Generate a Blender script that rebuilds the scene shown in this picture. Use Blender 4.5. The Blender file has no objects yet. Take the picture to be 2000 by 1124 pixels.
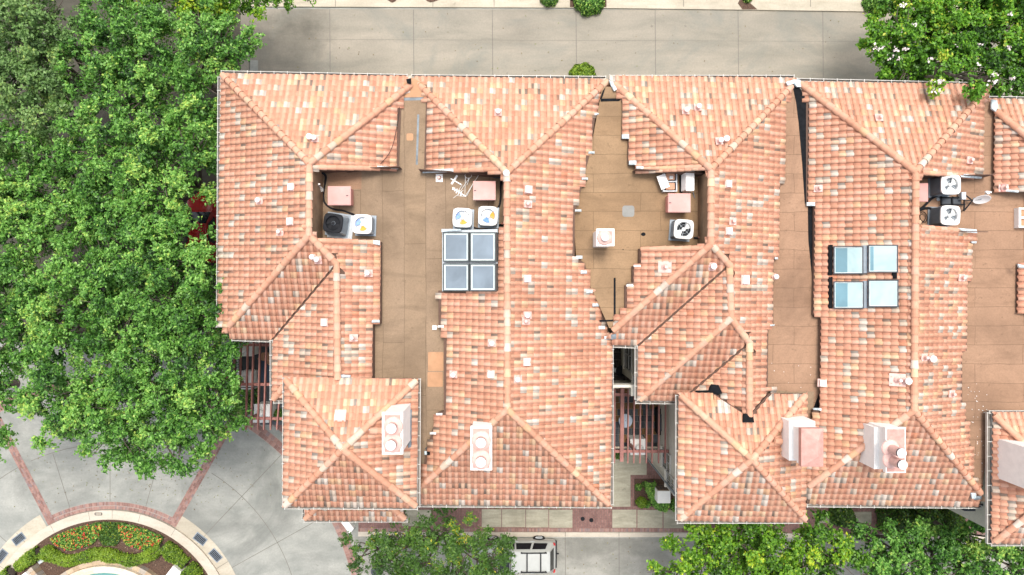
import bpy, bmesh, math, random
import numpy as np
from mathutils import Vector

# ---------------------------------------------------------------- camera, sky, sun, exposure
SC = bpy.context.scene
COL = SC.collection
H, F, CX, CY = 41.7, 1333.0, 1000.0, 562.0     # drone height (m), focal length and centre in photo pixels
cam = bpy.data.cameras.new("camera"); camo = bpy.data.objects.new("camera", cam); COL.objects.link(camo)
cam.sensor_fit = 'HORIZONTAL'; cam.sensor_width = 36; cam.lens = F/2000*36
cam.clip_start = 0.5; cam.clip_end = 3000
camo.location = (0, 0, H); camo.rotation_euler = (0, 0, 0)
SC.camera = camo

SUN_EL, SUN_AZ = math.radians(72), math.radians(10)    # azimuth clockwise from +Y
w = bpy.data.worlds.new("World"); SC.world = w; w.use_nodes = True
nt = w.node_tree
sky = nt.nodes.new('ShaderNodeTexSky'); sky.sky_type = 'NISHITA'; sky.sun_disc = False
sky.sun_elevation = SUN_EL; sky.sun_rotation = SUN_AZ
sky.air_density = 1.0; sky.dust_density = 4.0; sky.ozone_density = 0.3
hsv = nt.nodes.new('ShaderNodeHueSaturation'); hsv.inputs['Saturation'].default_value = .4
nt.links.new(sky.outputs[0], hsv.inputs['Color']); nt.links.new(hsv.outputs[0], nt.nodes['Background'].inputs[0]); nt.nodes['Background'].inputs[1].default_value = 0.15
sl = bpy.data.lights.new("sun", 'SUN'); sl.energy = 1.4; sl.angle = math.radians(18); sl.color = (1, .93, .84)
so = bpy.data.objects.new("sun", sl); COL.objects.link(so)
so.rotation_euler = (Vector((math.sin(SUN_AZ)*math.cos(SUN_EL), math.cos(SUN_AZ)*math.cos(SUN_EL), math.sin(SUN_EL)))).to_track_quat('Z', 'Y').to_euler()
so.location = (20, 30, 60)
vs = SC.view_settings
vs.view_transform = 'Standard'; vs.look = 'None'; vs.gamma = 1; vs.exposure = 0.9

random.seed(7); RNG = np.random.default_rng(7)
R = math.radians

# ---------------------------------------------------------------- helpers
def P(px, py, z=0.0):
    k = (H-z)/F
    return Vector(((px-CX)*k, -(py-CY)*k, z))
def PX(px, z=0): return (px-CX)*(H-z)/F
def PY(py, z=0): return -(py-CY)*(H-z)/F

class MB:
    def __init__(s): s.v = []; s.f = []; s.m = []; s.t = []; s.p = []
    def face(s, pts, m=0, t=0.0, p=0.0):
        i = len(s.v); s.v += [tuple(q) for q in pts]; s.f.append(tuple(range(i, i+len(pts)))); s.m.append(m); s.t.append(t); s.p.append(p)
    def idx(s, vs, fs, m=0, t=0.0, p=0.0):
        i = len(s.v); s.v += [tuple(q) for q in vs]
        for f in fs: s.f.append(tuple(i+k for k in f)); s.m.append(m); s.t.append(t); s.p.append(p)
    def prism(s, poly, z0, z1, m=0, top=True, bot=True, mt=None, t=0.0):
        n = len(poly)
        a = sum(poly[i][0]*poly[(i+1) % n][1]-poly[(i+1) % n][0]*poly[i][1] for i in range(n))
        if a < 0: poly = poly[::-1]
        vs = [(x, y, z0) for x, y in poly]+[(x, y, z1) for x, y in poly]
        fs = [(i, (i+1) % n, n+(i+1) % n, n+i) for i in range(n)]
        s.idx(vs, fs, m, t)
        if top: s.face([(x, y, z1) for x, y in poly], m if mt is None else mt, t)
        if bot: s.face([(x, y, z0) for x, y in poly[::-1]], m, t)
    def box(s, x0, y0, z0, x1, y1, z1, m=0, t=0.0):
        x0, x1 = min(x0, x1), max(x0, x1); y0, y1 = min(y0, y1), max(y0, y1)
        s.prism([(x0, y0), (x1, y0), (x1, y1), (x0, y1)], z0, z1, m, t=t)
    def bar(s, a, b, wd, ht, m=0, t=0.0):
        a = Vector(a); b = Vector(b); d = (b-a).normalized()
        up = Vector((0, 0, 1)) if abs(d.z) < .95 else Vector((0, 1, 0))
        r = d.cross(up).normalized(); u = r.cross(d).normalized()
        vs = [q+r*sx*wd/2+u*sy*ht/2 for q in (a, b) for sx, sy in ((-1, -1), (1, -1), (1, 1), (-1, 1))]
        s.idx(vs, [(3, 2, 1, 0), (4, 5, 6, 7), (0, 1, 5, 4), (1, 2, 6, 5), (2, 3, 7, 6), (3, 0, 4, 7)], m, t)
    def tube(s, path, r, n=8, m=0, cap=True):
        path = [Vector(q) for q in path]; k = len(path)
        rs = r if isinstance(r, (list, tuple)) else [r]*k
        vs = []
        for i, q in enumerate(path):
            d = (path[min(i+1, k-1)]-path[max(i-1, 0)]).normalized()
            up = Vector((0, 0, 1)) if abs(d.z) < .9 else Vector((0, 1, 0))
            a = d.cross(up).normalized(); b = a.cross(d)
            vs += [q+(a*math.cos(2*math.pi*j/n)+b*math.sin(2*math.pi*j/n))*rs[i] for j in range(n)]
        fs = [(i*n+j, i*n+(j+1) % n, (i+1)*n+(j+1) % n, (i+1)*n+j) for i in range(k-1) for j in range(n)]
        s.idx(vs, fs, m)
        if cap: s.face(vs[:n][::-1], m); s.face(vs[-n:], m)
    def lathe(s, c, prof, n=20, m=0, axis='z', cap=True, ms=None):
        c = Vector(c); vs = []
        for r, z in prof:
            for j in range(n):
                a = 2*math.pi*j/n; x, y = r*math.cos(a), r*math.sin(a)
                vs.append(c+Vector((x, y, z) if axis == 'z' else (x, z, -y) if axis == 'y' else (z, x, y)))
        for i in range(len(prof)-1):
            s.idx(vs[i*n:(i+2)*n], [(j, (j+1) % n, n+(j+1) % n, n+j) for j in range(n)], m if ms is None else ms[i])
        if cap: s.face(vs[-n:], m if ms is None else ms[-1]); s.face(vs[:n][::-1], m if ms is None else ms[0])
    def build(s, name, mats, parent=None, local=False, smooth=False):
        me = bpy.data.meshes.new(name)
        off = Vector((0, 0, 0))
        if parent is not None and not local:
            r = parent
            while r is not None: off += r.location; r = r.parent
        vv = [(a-off.x, b-off.y, c-off.z) for a, b, c in s.v] if off.length else s.v
        me.from_pydata(vv, [], s.f)
        mats = mats if isinstance(mats, (list, tuple)) else [mats]
        for q in mats: me.materials.append(q)
        me.polygons.foreach_set('material_index', s.m)
        for nm, d in (('tile', s.t), ('pan', s.p)):
            if any(d):
                me.attributes.new(nm, 'FLOAT', 'FACE').data.foreach_set('value', d)
        if smooth: me.polygons.foreach_set('use_smooth', [True]*len(s.f))
        me.update()
        o = bpy.data.objects.new(name, me); COL.objects.link(o)
        if parent is not None: o.parent = parent
        return o

def rrect(x0, y0, x1, y1, r, n=4):
    out = []
    for cx, cy, a0 in ((x1-r, y0+r, -90), (x1-r, y1-r, 0), (x0+r, y1-r, 90), (x0+r, y0+r, 180)):
        for i in range(n+1):
            a = R(a0+90*i/n); out.append((cx+r*math.cos(a), cy+r*math.sin(a)))
    return out
def tag(o, label=None, cat=None, group=None, kind=None):
    if label: o['label'] = label
    if cat: o['category'] = cat
    if group: o['group'] = group
    if kind: o['kind'] = kind
    return o
def thing(name, loc, label, cat, group=None, rz=0):
    o = bpy.data.objects.new(name, None); COL.objects.link(o); o.location = loc; o.rotation_euler = (0, 0, rz)
    o.empty_display_size = .3
    return tag(o, label, cat, group)
def copy_tree(o, parent=None):
    c = o.copy(); COL.objects.link(c)
    if parent is not None: c.parent = parent
    for ch in list(o.children): copy_tree(ch, c)
    return c

# ---------------------------------------------------------------- materials
def newmat(name):
    m = bpy.data.materials.new(name); m.use_nodes = True
    t = m.node_tree; return m, t, t.nodes['Principled BSDF'], t.nodes, t.links
def texco(N, L, scale=(1, 1, 1), rot=0):
    tc = N.new('ShaderNodeTexCoord'); mp = N.new('ShaderNodeMapping')
    mp.inputs['Scale'].default_value = scale; mp.inputs['Rotation'].default_value = (0, 0, rot)
    L.new(tc.outputs['Object'], mp.inputs[0]); return mp.outputs[0]
def noise(N, L, co, sc, det=4, rough=.6, dist=0):
    n = N.new('ShaderNodeTexNoise'); n.inputs['Scale'].default_value = sc; n.inputs['Detail'].default_value = det
    n.inputs['Roughness'].default_value = rough; n.inputs['Distortion'].default_value = dist
    L.new(co, n.inputs['Vector']); return n.outputs['Fac']
def ramp(N, L, fac, stops, interp='LINEAR'):
    r = N.new('ShaderNodeValToRGB'); r.color_ramp.interpolation = interp
    e = r.color_ramp.elements
    while len(e) > 1: e.remove(e[-1])
    for i, (p, c) in enumerate(stops):
        q = e[0] if i == 0 else e.new(p)
        q.position = p; c = c if len(c) == 4 else (*c, 1); q.color = c
    L.new(fac, r.inputs[0]); return r.outputs['Color']
def mix(N, L, a, b, fac, mode='MIX'):
    m = N.new('ShaderNodeMix'); m.data_type = 'RGBA'; m.blend_type = mode
    for s_, v in ((m.inputs[0], fac), (m.inputs[6], a), (m.inputs[7], b)):
        if hasattr(v, 'is_linked') or hasattr(v, 'links'): L.new(v, s_)
        elif isinstance(v, (int, float)): s_.default_value = v
        else: s_.default_value = (*v, 1) if len(v) == 3 else v
    return m.outputs[2]
def g(v): return (v, v, v)
def bump(N, L, b, h, st=.3, d=.02):
    n = N.new('ShaderNodeBump'); n.inputs['Strength'].default_value = st; n.inputs['Distance'].default_value = d
    L.new(h, n.inputs['Height']); L.new(n.outputs[0], b.inputs['Normal'])
def plain(name, c, rough=.6, metal=0, var=.12, sc=3, spec=None):
    m, t, b, N, L = newmat(name)
    co = texco(N, L); f = noise(N, L, co, sc, 5)
    lo = tuple(x*(1-var) for x in c); hi = tuple(min(1, x*(1+var)) for x in c)
    L.new(ramp(N, L, f, [(.3, lo), (.7, hi)]), b.inputs['Base Color'])
    b.inputs['Roughness'].default_value = rough; b.inputs['Metallic'].default_value = metal
    if spec is not None: b.inputs['Specular IOR Level'].default_value = spec
    return m
def stain_shade_spots(N, L, co, a, c1, spots, zz=0):
    for sx, sy, rad, am in spots:      # oil and dirt stains, plus shade painted on the alley's left end
        q = P(sx, sy, zz); vm = N.new('ShaderNodeVectorMath'); vm.operation = 'DISTANCE'; vm.inputs[1].default_value = (q.x, q.y, zz); L.new(co, vm.inputs[0])
        ad = N.new('ShaderNodeMath'); ad.operation = 'MULTIPLY_ADD'; L.new(noise(N, L, co, .9, 6, .7), ad.inputs[0]); ad.inputs[1].default_value = -1.6*rad; L.new(vm.outputs['Value'], ad.inputs[2])
        mk = ramp(N, L, ad.outputs[0], [(0, g(am)), (1, g(0))]); r_ = mk.node.inputs[0]
        mr = N.new('ShaderNodeMapRange'); L.new(ad.outputs[0], mr.inputs[0]); mr.inputs[1].default_value = -.9*rad; mr.inputs[2].default_value = .55*rad; L.new(mr.outputs[0], r_)
        a = mix(N, L, a, tuple(x*.32 for x in c1), mk)
    return a
def concrete(name, c1, c2, stain=.5, sc=.25, streak=(1, 4, 1), dark=None, st_th=(.50, .70), spots=()):
    m, t, b, N, L = newmat(name)
    co = texco(N, L); cs = texco(N, L, streak)
    a = ramp(N, L, noise(N, L, cs, sc, 6, .62, .4), [(.32, c1), (.68, c2)])
    fine = ramp(N, L, noise(N, L, co, 9, 6, .75), [(.25, g(.82)), (.6, g(1.0)), (.8, g(1.08))])
    a = mix(N, L, a, fine, 1.0, 'MULTIPLY')
    d = dark or tuple(x*.55 for x in c1)
    mask = ramp(N, L, noise(N, L, co, .16, 7, .68, 1.2), [(st_th[0], g(0)), (st_th[1], g(1))])
    mm = mix(N, L, g(0), mask, stain)
    a = mix(N, L, a, d, mm)
    sp = ramp(N, L, noise(N, L, co, 2.4, 3, .5), [(.70, g(0)), (.76, g(.45))])
    a = mix(N, L, a, tuple(x*.5 for x in c1), sp)
    a = stain_shade_spots(N, L, co, a, c1, spots)
    L.new(a, b.inputs['Base Color']); b.inputs['Roughness'].default_value = .85; b.inputs['Specular IOR Level'].default_value = .25
    bump(N, L, b, noise(N, L, co, 30, 4), .15, .01)
    return m
def tile_mat():
    m, t, b, N, L = newmat('clay_tile')
    at = N.new('ShaderNodeAttribute'); at.attribute_name = 'tile'
    ap = N.new('ShaderNodeAttribute'); ap.attribute_name = 'pan'
    O = [(.575, .32, .215), (.60, .345, .24), (.555, .295, .195), (.61, .36, .26), (.585, .33, .225), (.535, .28, .185)]
    stops = [(i*.77/12, O[i % 6]) for i in range(12)]
    stops += [(.77, (.62, .38, .23)), (.805, (.66, .46, .30)), (.845, (.56, .25, .15)), (.85, (.60, .40, .28)), (.885, (.58, .47, .37)), (.935, (.62, .53, .45)), (.97, (.54, .44, .36))]
    base = ramp(N, L, at.outputs['Fac'], stops, 'CONSTANT')
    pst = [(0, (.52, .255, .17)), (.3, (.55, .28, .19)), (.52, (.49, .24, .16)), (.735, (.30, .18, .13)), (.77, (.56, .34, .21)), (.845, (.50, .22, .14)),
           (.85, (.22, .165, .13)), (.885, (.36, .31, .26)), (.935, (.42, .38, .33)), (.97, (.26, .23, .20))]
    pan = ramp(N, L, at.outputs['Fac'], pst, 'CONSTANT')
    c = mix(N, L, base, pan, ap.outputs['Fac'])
    co = texco(N, L)
    n1 = ramp(N, L, noise(N, L, co, 6, 5, .7), [(.3, g(.88)), (.7, g(1.07))])
    c = mix(N, L, c, n1, 1.0, 'MULTIPLY')
    n2 = ramp(N, L, noise(N, L, co, .42, 6, .68, .8), [(.3, (.86, .83, .80)), (.5, g(.98)), (.7, (1.07, 1.08, 1.09))])
    c = mix(N, L, c, n2, 1.0, 'MULTIPLY')
    L.new(c, b.inputs['Base Color']); b.inputs['Roughness'].default_value = .8; b.inputs['Specular IOR Level'].default_value = .25
    bump(N, L, b, noise(N, L, co, 40, 3), .2, .008)
    return m
def flat_mat(name, c1, c2, rot, bw, rh, off=.5, spots=(), root=None):
    m, t, b, N, L = newmat(name)
    co = texco(N, L); cr = texco(N, L, rot=rot)
    # wobble the seams slightly
    nz = N.new('ShaderNodeTexNoise'); nz.inputs['Scale'].default_value = .6; L.new(cr, nz.inputs['Vector'])
    vm = N.new('ShaderNodeVectorMath'); vm.operation = 'MULTIPLY_ADD'; vm.inputs[1].default_value = (.16, .16, 0)
    L.new(nz.outputs['Color'], vm.inputs[0]); L.new(cr, vm.inputs[2])
    br = N.new('ShaderNodeTexBrick'); L.new(vm.outputs[0], br.inputs['Vector'])
    br.inputs['Scale'].default_value = 1; br.inputs['Brick Width'].default_value = bw; br.inputs['Row Height'].default_value = rh
    br.inputs['Mortar Size'].default_value = .011; br.inputs['Mortar Smooth'].default_value = .4; br.offset = off
    br.inputs['Color1'].default_value = (*c1, 1); br.inputs['Color2'].default_value = (*c2, 1); br.inputs['Mortar'].default_value = (*[x*.5 for x in c1], 1)
    a = br.outputs['Color']
    n1 = ramp(N, L, noise(N, L, co, .4, 7, .7, 1.2), [(.28, g(.80)), (.5, g(.98)), (.72, g(1.13))])
    a = mix(N, L, a, n1, 1.0, 'MULTIPLY')
    n2 = ramp(N, L, noise(N, L, co, 14, 5, .8), [(.25, g(.8)), (.6, g(1.04))])
    a = mix(N, L, a, n2, 1.0, 'MULTIPLY')
    sp = ramp(N, L, noise(N, L, co, 3.2, 6, .8), [(.60, g(0)), (.68, g(.6))])
    a = mix(N, L, a, tuple(x*.4 for x in c1), sp)
    cs = texco(N, L, (.5, 2.2, 1), rot)
    s2 = ramp(N, L, noise(N, L, cs, .45, 6, .7, 1.), [(.52, g(0)), (.70, g(.5))])
    a = mix(N, L, a, tuple(x*.55 for x in c1), s2)
    if spots:
        ge = N.new('ShaderNodeNewGeometry'); a = stain_shade_spots(N, L, ge.outputs['Position'], a, c1, spots, 10.15)
    L.new(a, b.inputs['Base Color']); b.inputs['Roughness'].default_value = .9; b.inputs['Specular IOR Level'].default_value = .2
    bump(N, L, b, noise(N, L, co, 8, 6, .7), .3, .02)
    return m
def brick_mat(name, c1, c2, mort, bw, rh, rot=0):
    m, t, b, N, L = newmat(name)
    co = texco(N, L); cr = texco(N, L, rot=rot)
    br = N.new('ShaderNodeTexBrick'); L.new(cr, br.inputs['Vector'])
    br.inputs['Scale'].default_value = 1; br.inputs['Brick Width'].default_value = bw; br.inputs['Row Height'].default_value = rh
    br.inputs['Mortar Size'].default_value = .012; br.inputs['Color1'].default_value = (*c1, 1); br.inputs['Color2'].default_value = (*c2, 1); br.inputs['Mortar'].default_value = (*mort, 1)
    n1 = ramp(N, L, noise(N, L, co, .8, 6, .7), [(.3, g(.75)), (.7, g(1.15))])
    n2 = ramp(N, L, noise(N, L, co, 7, 4, .7), [(.3, g(.8)), (.7, g(1.15))])
    a = mix(N, L, mix(N, L, br.outputs['Color'], n1, 1., 'MULTIPLY'), n2, 1., 'MULTIPLY')
    L.new(a, b.inputs['Base Color']); b.inputs['Roughness'].default_value = .85
    return m
def attr_mat(name, stops, rough=.85, var=(.8, 1.15), sc=8):
    m, t, b, N, L = newmat(name)
    at = N.new('ShaderNodeAttribute'); at.attribute_name = 'tile'
    c = ramp(N, L, at.outputs['Fac'], stops)
    co = texco(N, L)
    c = mix(N, L, c, ramp(N, L, noise(N, L, co, sc, 5, .7), [(.3, g(var[0])), (.7, g(var[1]))]), 1., 'MULTIPLY')
    L.new(c, b.inputs['Base Color']); b.inputs['Roughness'].default_value = rough
    return m
def leaf_mat(name, stops, trans=.22):
    m, t, b, N, L = newmat(name)
    at = N.new('ShaderNodeAttribute'); at.attribute_name = 'tile'
    c = ramp(N, L, at.outputs['Fac'], stops)
    L.new(c, b.inputs['Base Color']); b.inputs['Roughness'].default_value = .45; b.inputs['Specular IOR Level'].default_value = .35
    tr = N.new('ShaderNodeBsdfTranslucent'); hs = N.new('ShaderNodeHueSaturation'); hs.inputs['Value'].default_value = 1.5; hs.inputs['Hue'].default_value = .485
    L.new(c, hs.inputs['Color']); L.new(hs.outputs[0], tr.inputs[0])
    ms = N.new('ShaderNodeMixShader'); ms.inputs[0].default_value = trans
    L.new(b.outputs[0], ms.inputs[1]); L.new(tr.outputs[0], ms.inputs[2]); L.new(ms.outputs[0], N['Material Output'].inputs[0])
    return m

M = {}
M['tile'] = tile_mat()
M['deck'] = plain('roof_underlay', (.12, .07, .05), .9)
M['flatA'] = flat_mat('flat_roof_felt', (.26, .185, .12), (.275, .197, .132), R(90), 7, 1.0, .35, spots=((740, 260, 1.2, .0), (752, 440, .9, .3), (810, 480, .9, .25), (880, 430, .8, .25), (765, 350, 1.0, .3), (795, 700, 1.0, .3), (640, 440, .9, .3), (850, 600, .7, .3), (838, 930, 1.2, .45)))
M['flatB'] = flat_mat('flat_roof_felt_warm', (.31, .19, .122), (.325, .203, .132), 0, 3.2, .88, .3, spots=((1560, 545, 1.1, .35), (1545, 590, 1.2, .35), (1930, 640, 1.3, .3), (1985, 660, 1.1, .3), (1925, 790, 1.2, .5), (1925, 900, 1.0, .4), (1580, 800, .8, .45)))
M['wellwall'] = plain('coated_wall', (.24, .155, .09), .85, var=.25, sc=2)
M['felt_patch'] = plain('felt_patch', (.42, .235, .13), .9)
M['tar'] = plain('tar', (.009, .010, .012), .9, var=.4, sc=6, spec=.15)
M['greypatch'] = plain('grey_sealant', (.22, .22, .205), .8)
M['bluegrey'] = plain('grey_blue_coating', (.17, .2, .22), .7, var=.35)
M['alum'] = plain('torn_foil', (.5, .58, .61), .5, 0, var=.35, sc=7)
M['stucco'] = concrete('cream_stucco', (.58, .55, .46), (.66, .63, .54), .12)
M['whitestucco'] = plain('white_stucco', (.84, .83, .80), .85, var=.06)
M['gutter'] = plain('gutter_paint', (.50, .49, .45), .45, var=.15)
M['gutterdark'] = plain('gutter_inside', (.17, .15, .13), .8)
M['pinkmetal'] = plain('pink_painted_metal', (.55, .235, .20), .55, var=.14, sc=4)
M['dustypink'] = plain('dusty_pink_metal', (.50, .27, .23), .6, var=.2, sc=4)
M['palepink'] = plain('pale_pink_metal', (.66, .43, .38), .55, var=.14, sc=5)
M['white'] = plain('white_paint', (.80, .79, .77), .4, var=.05)
M['offwhite'] = plain('off_white_plastic', (.66, .66, .63), .5, var=.1)
M['black'] = plain('black_plastic', (.012, .013, .016), .7, var=.3, spec=.2)
M['darkgrey'] = plain('dark_grey_metal', (.06, .068, .08), .6, var=.2, spec=.3)
M['bowlgrey'] = plain('fan_bowl_grey', (.10, .12, .14), .5)
M['midgrey'] = plain('mid_grey_metal', (.22, .26, .30), .4, .2, var=.15)
M['lightgrey'] = plain('light_grey_metal', (.48, .52, .55), .4, var=.12)
M['blue'] = plain('blue_fan_paint', (.12, .26, .62), .4)
M['orange'] = plain('orange_fan_paint', (.80, .36, .05), .4)
M['copper'] = plain('rusty_pipe', (.30, .12, .08), .6)
M['pergola'] = plain('brown_red_timber', (.30, .125, .105), .55, var=.2, sc=5)
M['iron'] = plain('black_iron', (.012, .012, .012), .5)
M['skyframe'] = plain('skylight_frame', (.10, .115, .115), .35, .3)
M['skyrim'] = plain('skylight_rim', (.62, .70, .68), .4)
M['glassdark'] = plain('window_glass', (.01, .013, .016), .05, var=.3)
M['tablelid'] = plain('pale_blue_table', (.42, .50, .60), .5, var=.12)
M['globe'] = plain('white_globe', (.82, .82, .8), .25, var=.02)
M['alley'] = concrete('alley_concrete', (.225, .212, .175), (.34, .305, .25), .75, .3, (.5, 2.2, 1), dark=(.175, .185, .165), spots=((597, 55, 1.5, .75), (560, 110, 2.2, .35), (480, 70, 2.4, .6), (1010, 55, 1.6, .25), (1640, 120, 1.5, .3), (700, 130, 1.8, .2)))  # spots at the left end paint tree shade into the concrete
M['plaza'] = concrete('plaza_concrete', (.235, .245, .225), (.36, .362, .33), .65, .5, (1, 1.6, 1))
M['tree_shade_sheet'] = concrete('tree_shade_colour', (.05, .047, .036), (.085, .08, .062), .5, .5)  # dark ground colour that holds the shade under the left trees
M['street'] = concrete('street_concrete', (.24, .24, .21), (.39, .38, .34), .6, .5, (1, 1.8, 1), dark=(.11, .115, .105), spots=((1140, 1062, 1.6, .5), (1225, 1060, 1.5, .5), (1290, 1080, 1.5, .4), (1060, 1052, 1.5, .5)))
M['apron'] = concrete('apron_concrete', (.40, .36, .28), (.52, .47, .38), .35, .5)
M['panel'] = concrete('panel_concrete', (.30, .285, .215), (.46, .43, .335), .5, .9)
M['joint'] = plain('joint', (.15, .14, .12), .9)
M['kerb'] = concrete('kerb_concrete', (.47, .42, .34), (.58, .52, .44), .2, .6)
M['brick'] = brick_mat('brick_paving', (.20, .10, .085), (.28, .145, .125), (.15, .11, .10), .21, .105, R(90))
M['ringbrick'] = attr_mat('ring_brick', [(0, (.19, .105, .09)), (.35, (.27, .15, .125)), (.7, (.33, .20, .165)), (1, (.20, .15, .15))])
M['mortar'] = plain('mortar', (.30, .26, .23), .9)
M['earth'] = plain('earth', (.12, .09, .06), .95, var=.4, sc=2)
M['mulch'] = plain('mulch', (.085, .05, .034), .95, var=.75, sc=16)
M['slate'] = attr_mat('slate', [(0, (.03, .035, .04)), (.45, (.06, .07, .08)), (.6, (.10, .11, .12)), (.75, (.14, .08, .035)), (.9, (.22, .12, .04)), (1, (.05, .04, .04))])
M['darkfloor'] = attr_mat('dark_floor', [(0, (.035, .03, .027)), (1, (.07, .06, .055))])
M['stone'] = attr_mat('coping_stone', [(0, (.62, .52, .40)), (.5, (.70, .60, .48)), (1, (.58, .44, .30))], .8, (.85, 1.1))
M['fieldstone'] = attr_mat('field_stone', [(0, (.35, .26, .17)), (.5, (.46, .36, .25)), (1, (.30, .29, .27))], .85)
M['bark'] = plain('bark', (.10, .08, .065), .95, var=.4, sc=8)
def water():
    m, t, b, N, L = newmat('pool_water')
    b.inputs['Base Color'].default_value = (.11, .27, .25, 1); b.inputs['Roughness'].default_value = .06
    bump(N, L, b, noise(N, L, texco(N, L), 5, 3), .25, .03); return m
M['water'] = water()
def paint(name, c, rough=.22):
    m, t, b, N, L = newmat(name); co = texco(N, L)
    L.new(ramp(N, L, noise(N, L, co, 3, 5, .7), [(.3, tuple(x*.9 for x in c)), (.7, c)]), b.inputs['Base Color'])
    b.inputs['Roughness'].default_value = rough; b.inputs['Coat Weight'].default_value = .6; b.inputs['Coat Roughness'].default_value = .08; return m
M['silver'] = paint('silver_paint', (.46, .475, .45), .3)
M['red'] = paint('red_paint', (.30, .008, .008), .2)
M['redglass'] = plain('tail_lamp', (.45, .02, .02), .2)
def glass_pane(name, c, rough=.08):
    m, t, b, N, L = newmat(name); co = texco(N, L)
    L.new(ramp(N, L, noise(N, L, co, .9, 3, .5, .5), [(.3, tuple(x*.8 for x in c)), (.7, tuple(min(1, x*1.2) for x in c))]), b.inputs['Base Color'])
    b.inputs['Roughness'].default_value = rough; b.inputs['Specular IOR Level'].default_value = .7; return m
M['paneB'] = glass_pane('skylight_glass_blue', (.19, .235, .275)); M['paneD'] = glass_pane('skylight_glass_pale', (.34, .47, .48)); M['paneDd'] = glass_pane('skylight_glass_deep', (.12, .24, .29))
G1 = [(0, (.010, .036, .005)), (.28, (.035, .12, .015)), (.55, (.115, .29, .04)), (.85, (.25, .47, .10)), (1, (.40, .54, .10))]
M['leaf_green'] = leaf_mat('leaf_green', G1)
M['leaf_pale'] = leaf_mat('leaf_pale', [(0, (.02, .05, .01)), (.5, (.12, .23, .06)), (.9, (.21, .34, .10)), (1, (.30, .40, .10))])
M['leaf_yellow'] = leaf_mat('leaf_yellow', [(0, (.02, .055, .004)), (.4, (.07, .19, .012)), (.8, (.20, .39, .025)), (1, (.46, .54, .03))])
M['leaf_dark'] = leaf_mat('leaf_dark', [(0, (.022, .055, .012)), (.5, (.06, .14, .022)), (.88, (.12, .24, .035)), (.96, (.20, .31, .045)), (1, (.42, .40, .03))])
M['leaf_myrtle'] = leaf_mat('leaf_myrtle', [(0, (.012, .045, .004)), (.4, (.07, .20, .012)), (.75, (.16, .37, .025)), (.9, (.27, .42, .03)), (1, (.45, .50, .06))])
M['hedge'] = leaf_mat('leaf_hedge', [(0, (.025, .06, .005)), (.2, (.08, .16, .013)), (.5, (.15, .26, .02)), (1, (.27, .38, .035))], .25)
M['petal_white'] = plain('white_petal', (.82, .72, .72), .7)
M['petal_red'] = plain('red_petal', (.62, .04, .03), .6)
M['petal_yellow'] = plain('yellow_leaf', (.45, .42, .06), .6)

# ---------------------------------------------------------------- roofs of clay tiles
def rot2(v, a): return Vector((v[0]*math.cos(a)-v[1]*math.sin(a), v[0]*math.sin(a)+v[1]*math.cos(a)))
TILT = R(-.8)
DIR = {k: rot2(v, TILT) for k, v in dict(N=(0, 1), S=(0, -1), E=(1, 0), W=(-1, 0)).items()}
SL = .42
TW, TE = .292, .288
class Plane:
    def __init__(s, ref, d, sl=SL):
        s.d = DIR[d]; p = P(*ref); s.z0 = ref[2]; s.p0 = Vector((p.x, p.y)); s.sl = sl
        s.r = Vector((s.d.y, -s.d.x))
    def z(s, x, y): return s.z0-s.sl*((x-s.p0.x)*s.d.x+(y-s.p0.y)*s.d.y)
    def px(s, px, py, up=0):
        kx, ky = (px-CX)/F, -(py-CY)/F
        kd = kx*s.d.x+ky*s.d.y
        z = (s.z0+s.sl*(s.p0.dot(s.d))-s.sl*kd*H)/(1-s.sl*kd)
        q = P(px, py, z); return Vector((q.x, q.y, z+up))
def inside(poly, X, Y):
    r = np.zeros(X.shape, bool); n = len(poly)
    for i in range(n):
        x0, y0 = poly[i][:2]; x1, y1 = poly[(i+1) % n][:2]
        if y0 == y1: continue
        c = ((y0 > Y) != (y1 > Y)) & (X < (x1-x0)*(Y-y0)/(y1-y0)+x0)
        r ^= c
    return r
def segdist(a, b, X, Y):
    ax, ay = a[0], a[1]; dx, dy = b[0]-ax, b[1]-ay; L2 = dx*dx+dy*dy
    t = np.clip(((X-ax)*dx+(Y-ay)*dy)/L2, 0, 1)
    return np.hypot(X-ax-t*dx, Y-ay-t*dy)
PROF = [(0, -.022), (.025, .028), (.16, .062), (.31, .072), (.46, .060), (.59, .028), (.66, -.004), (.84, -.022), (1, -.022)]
PANF = [0, 0, 0, 0, 0, .6, 1, 1]
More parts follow.
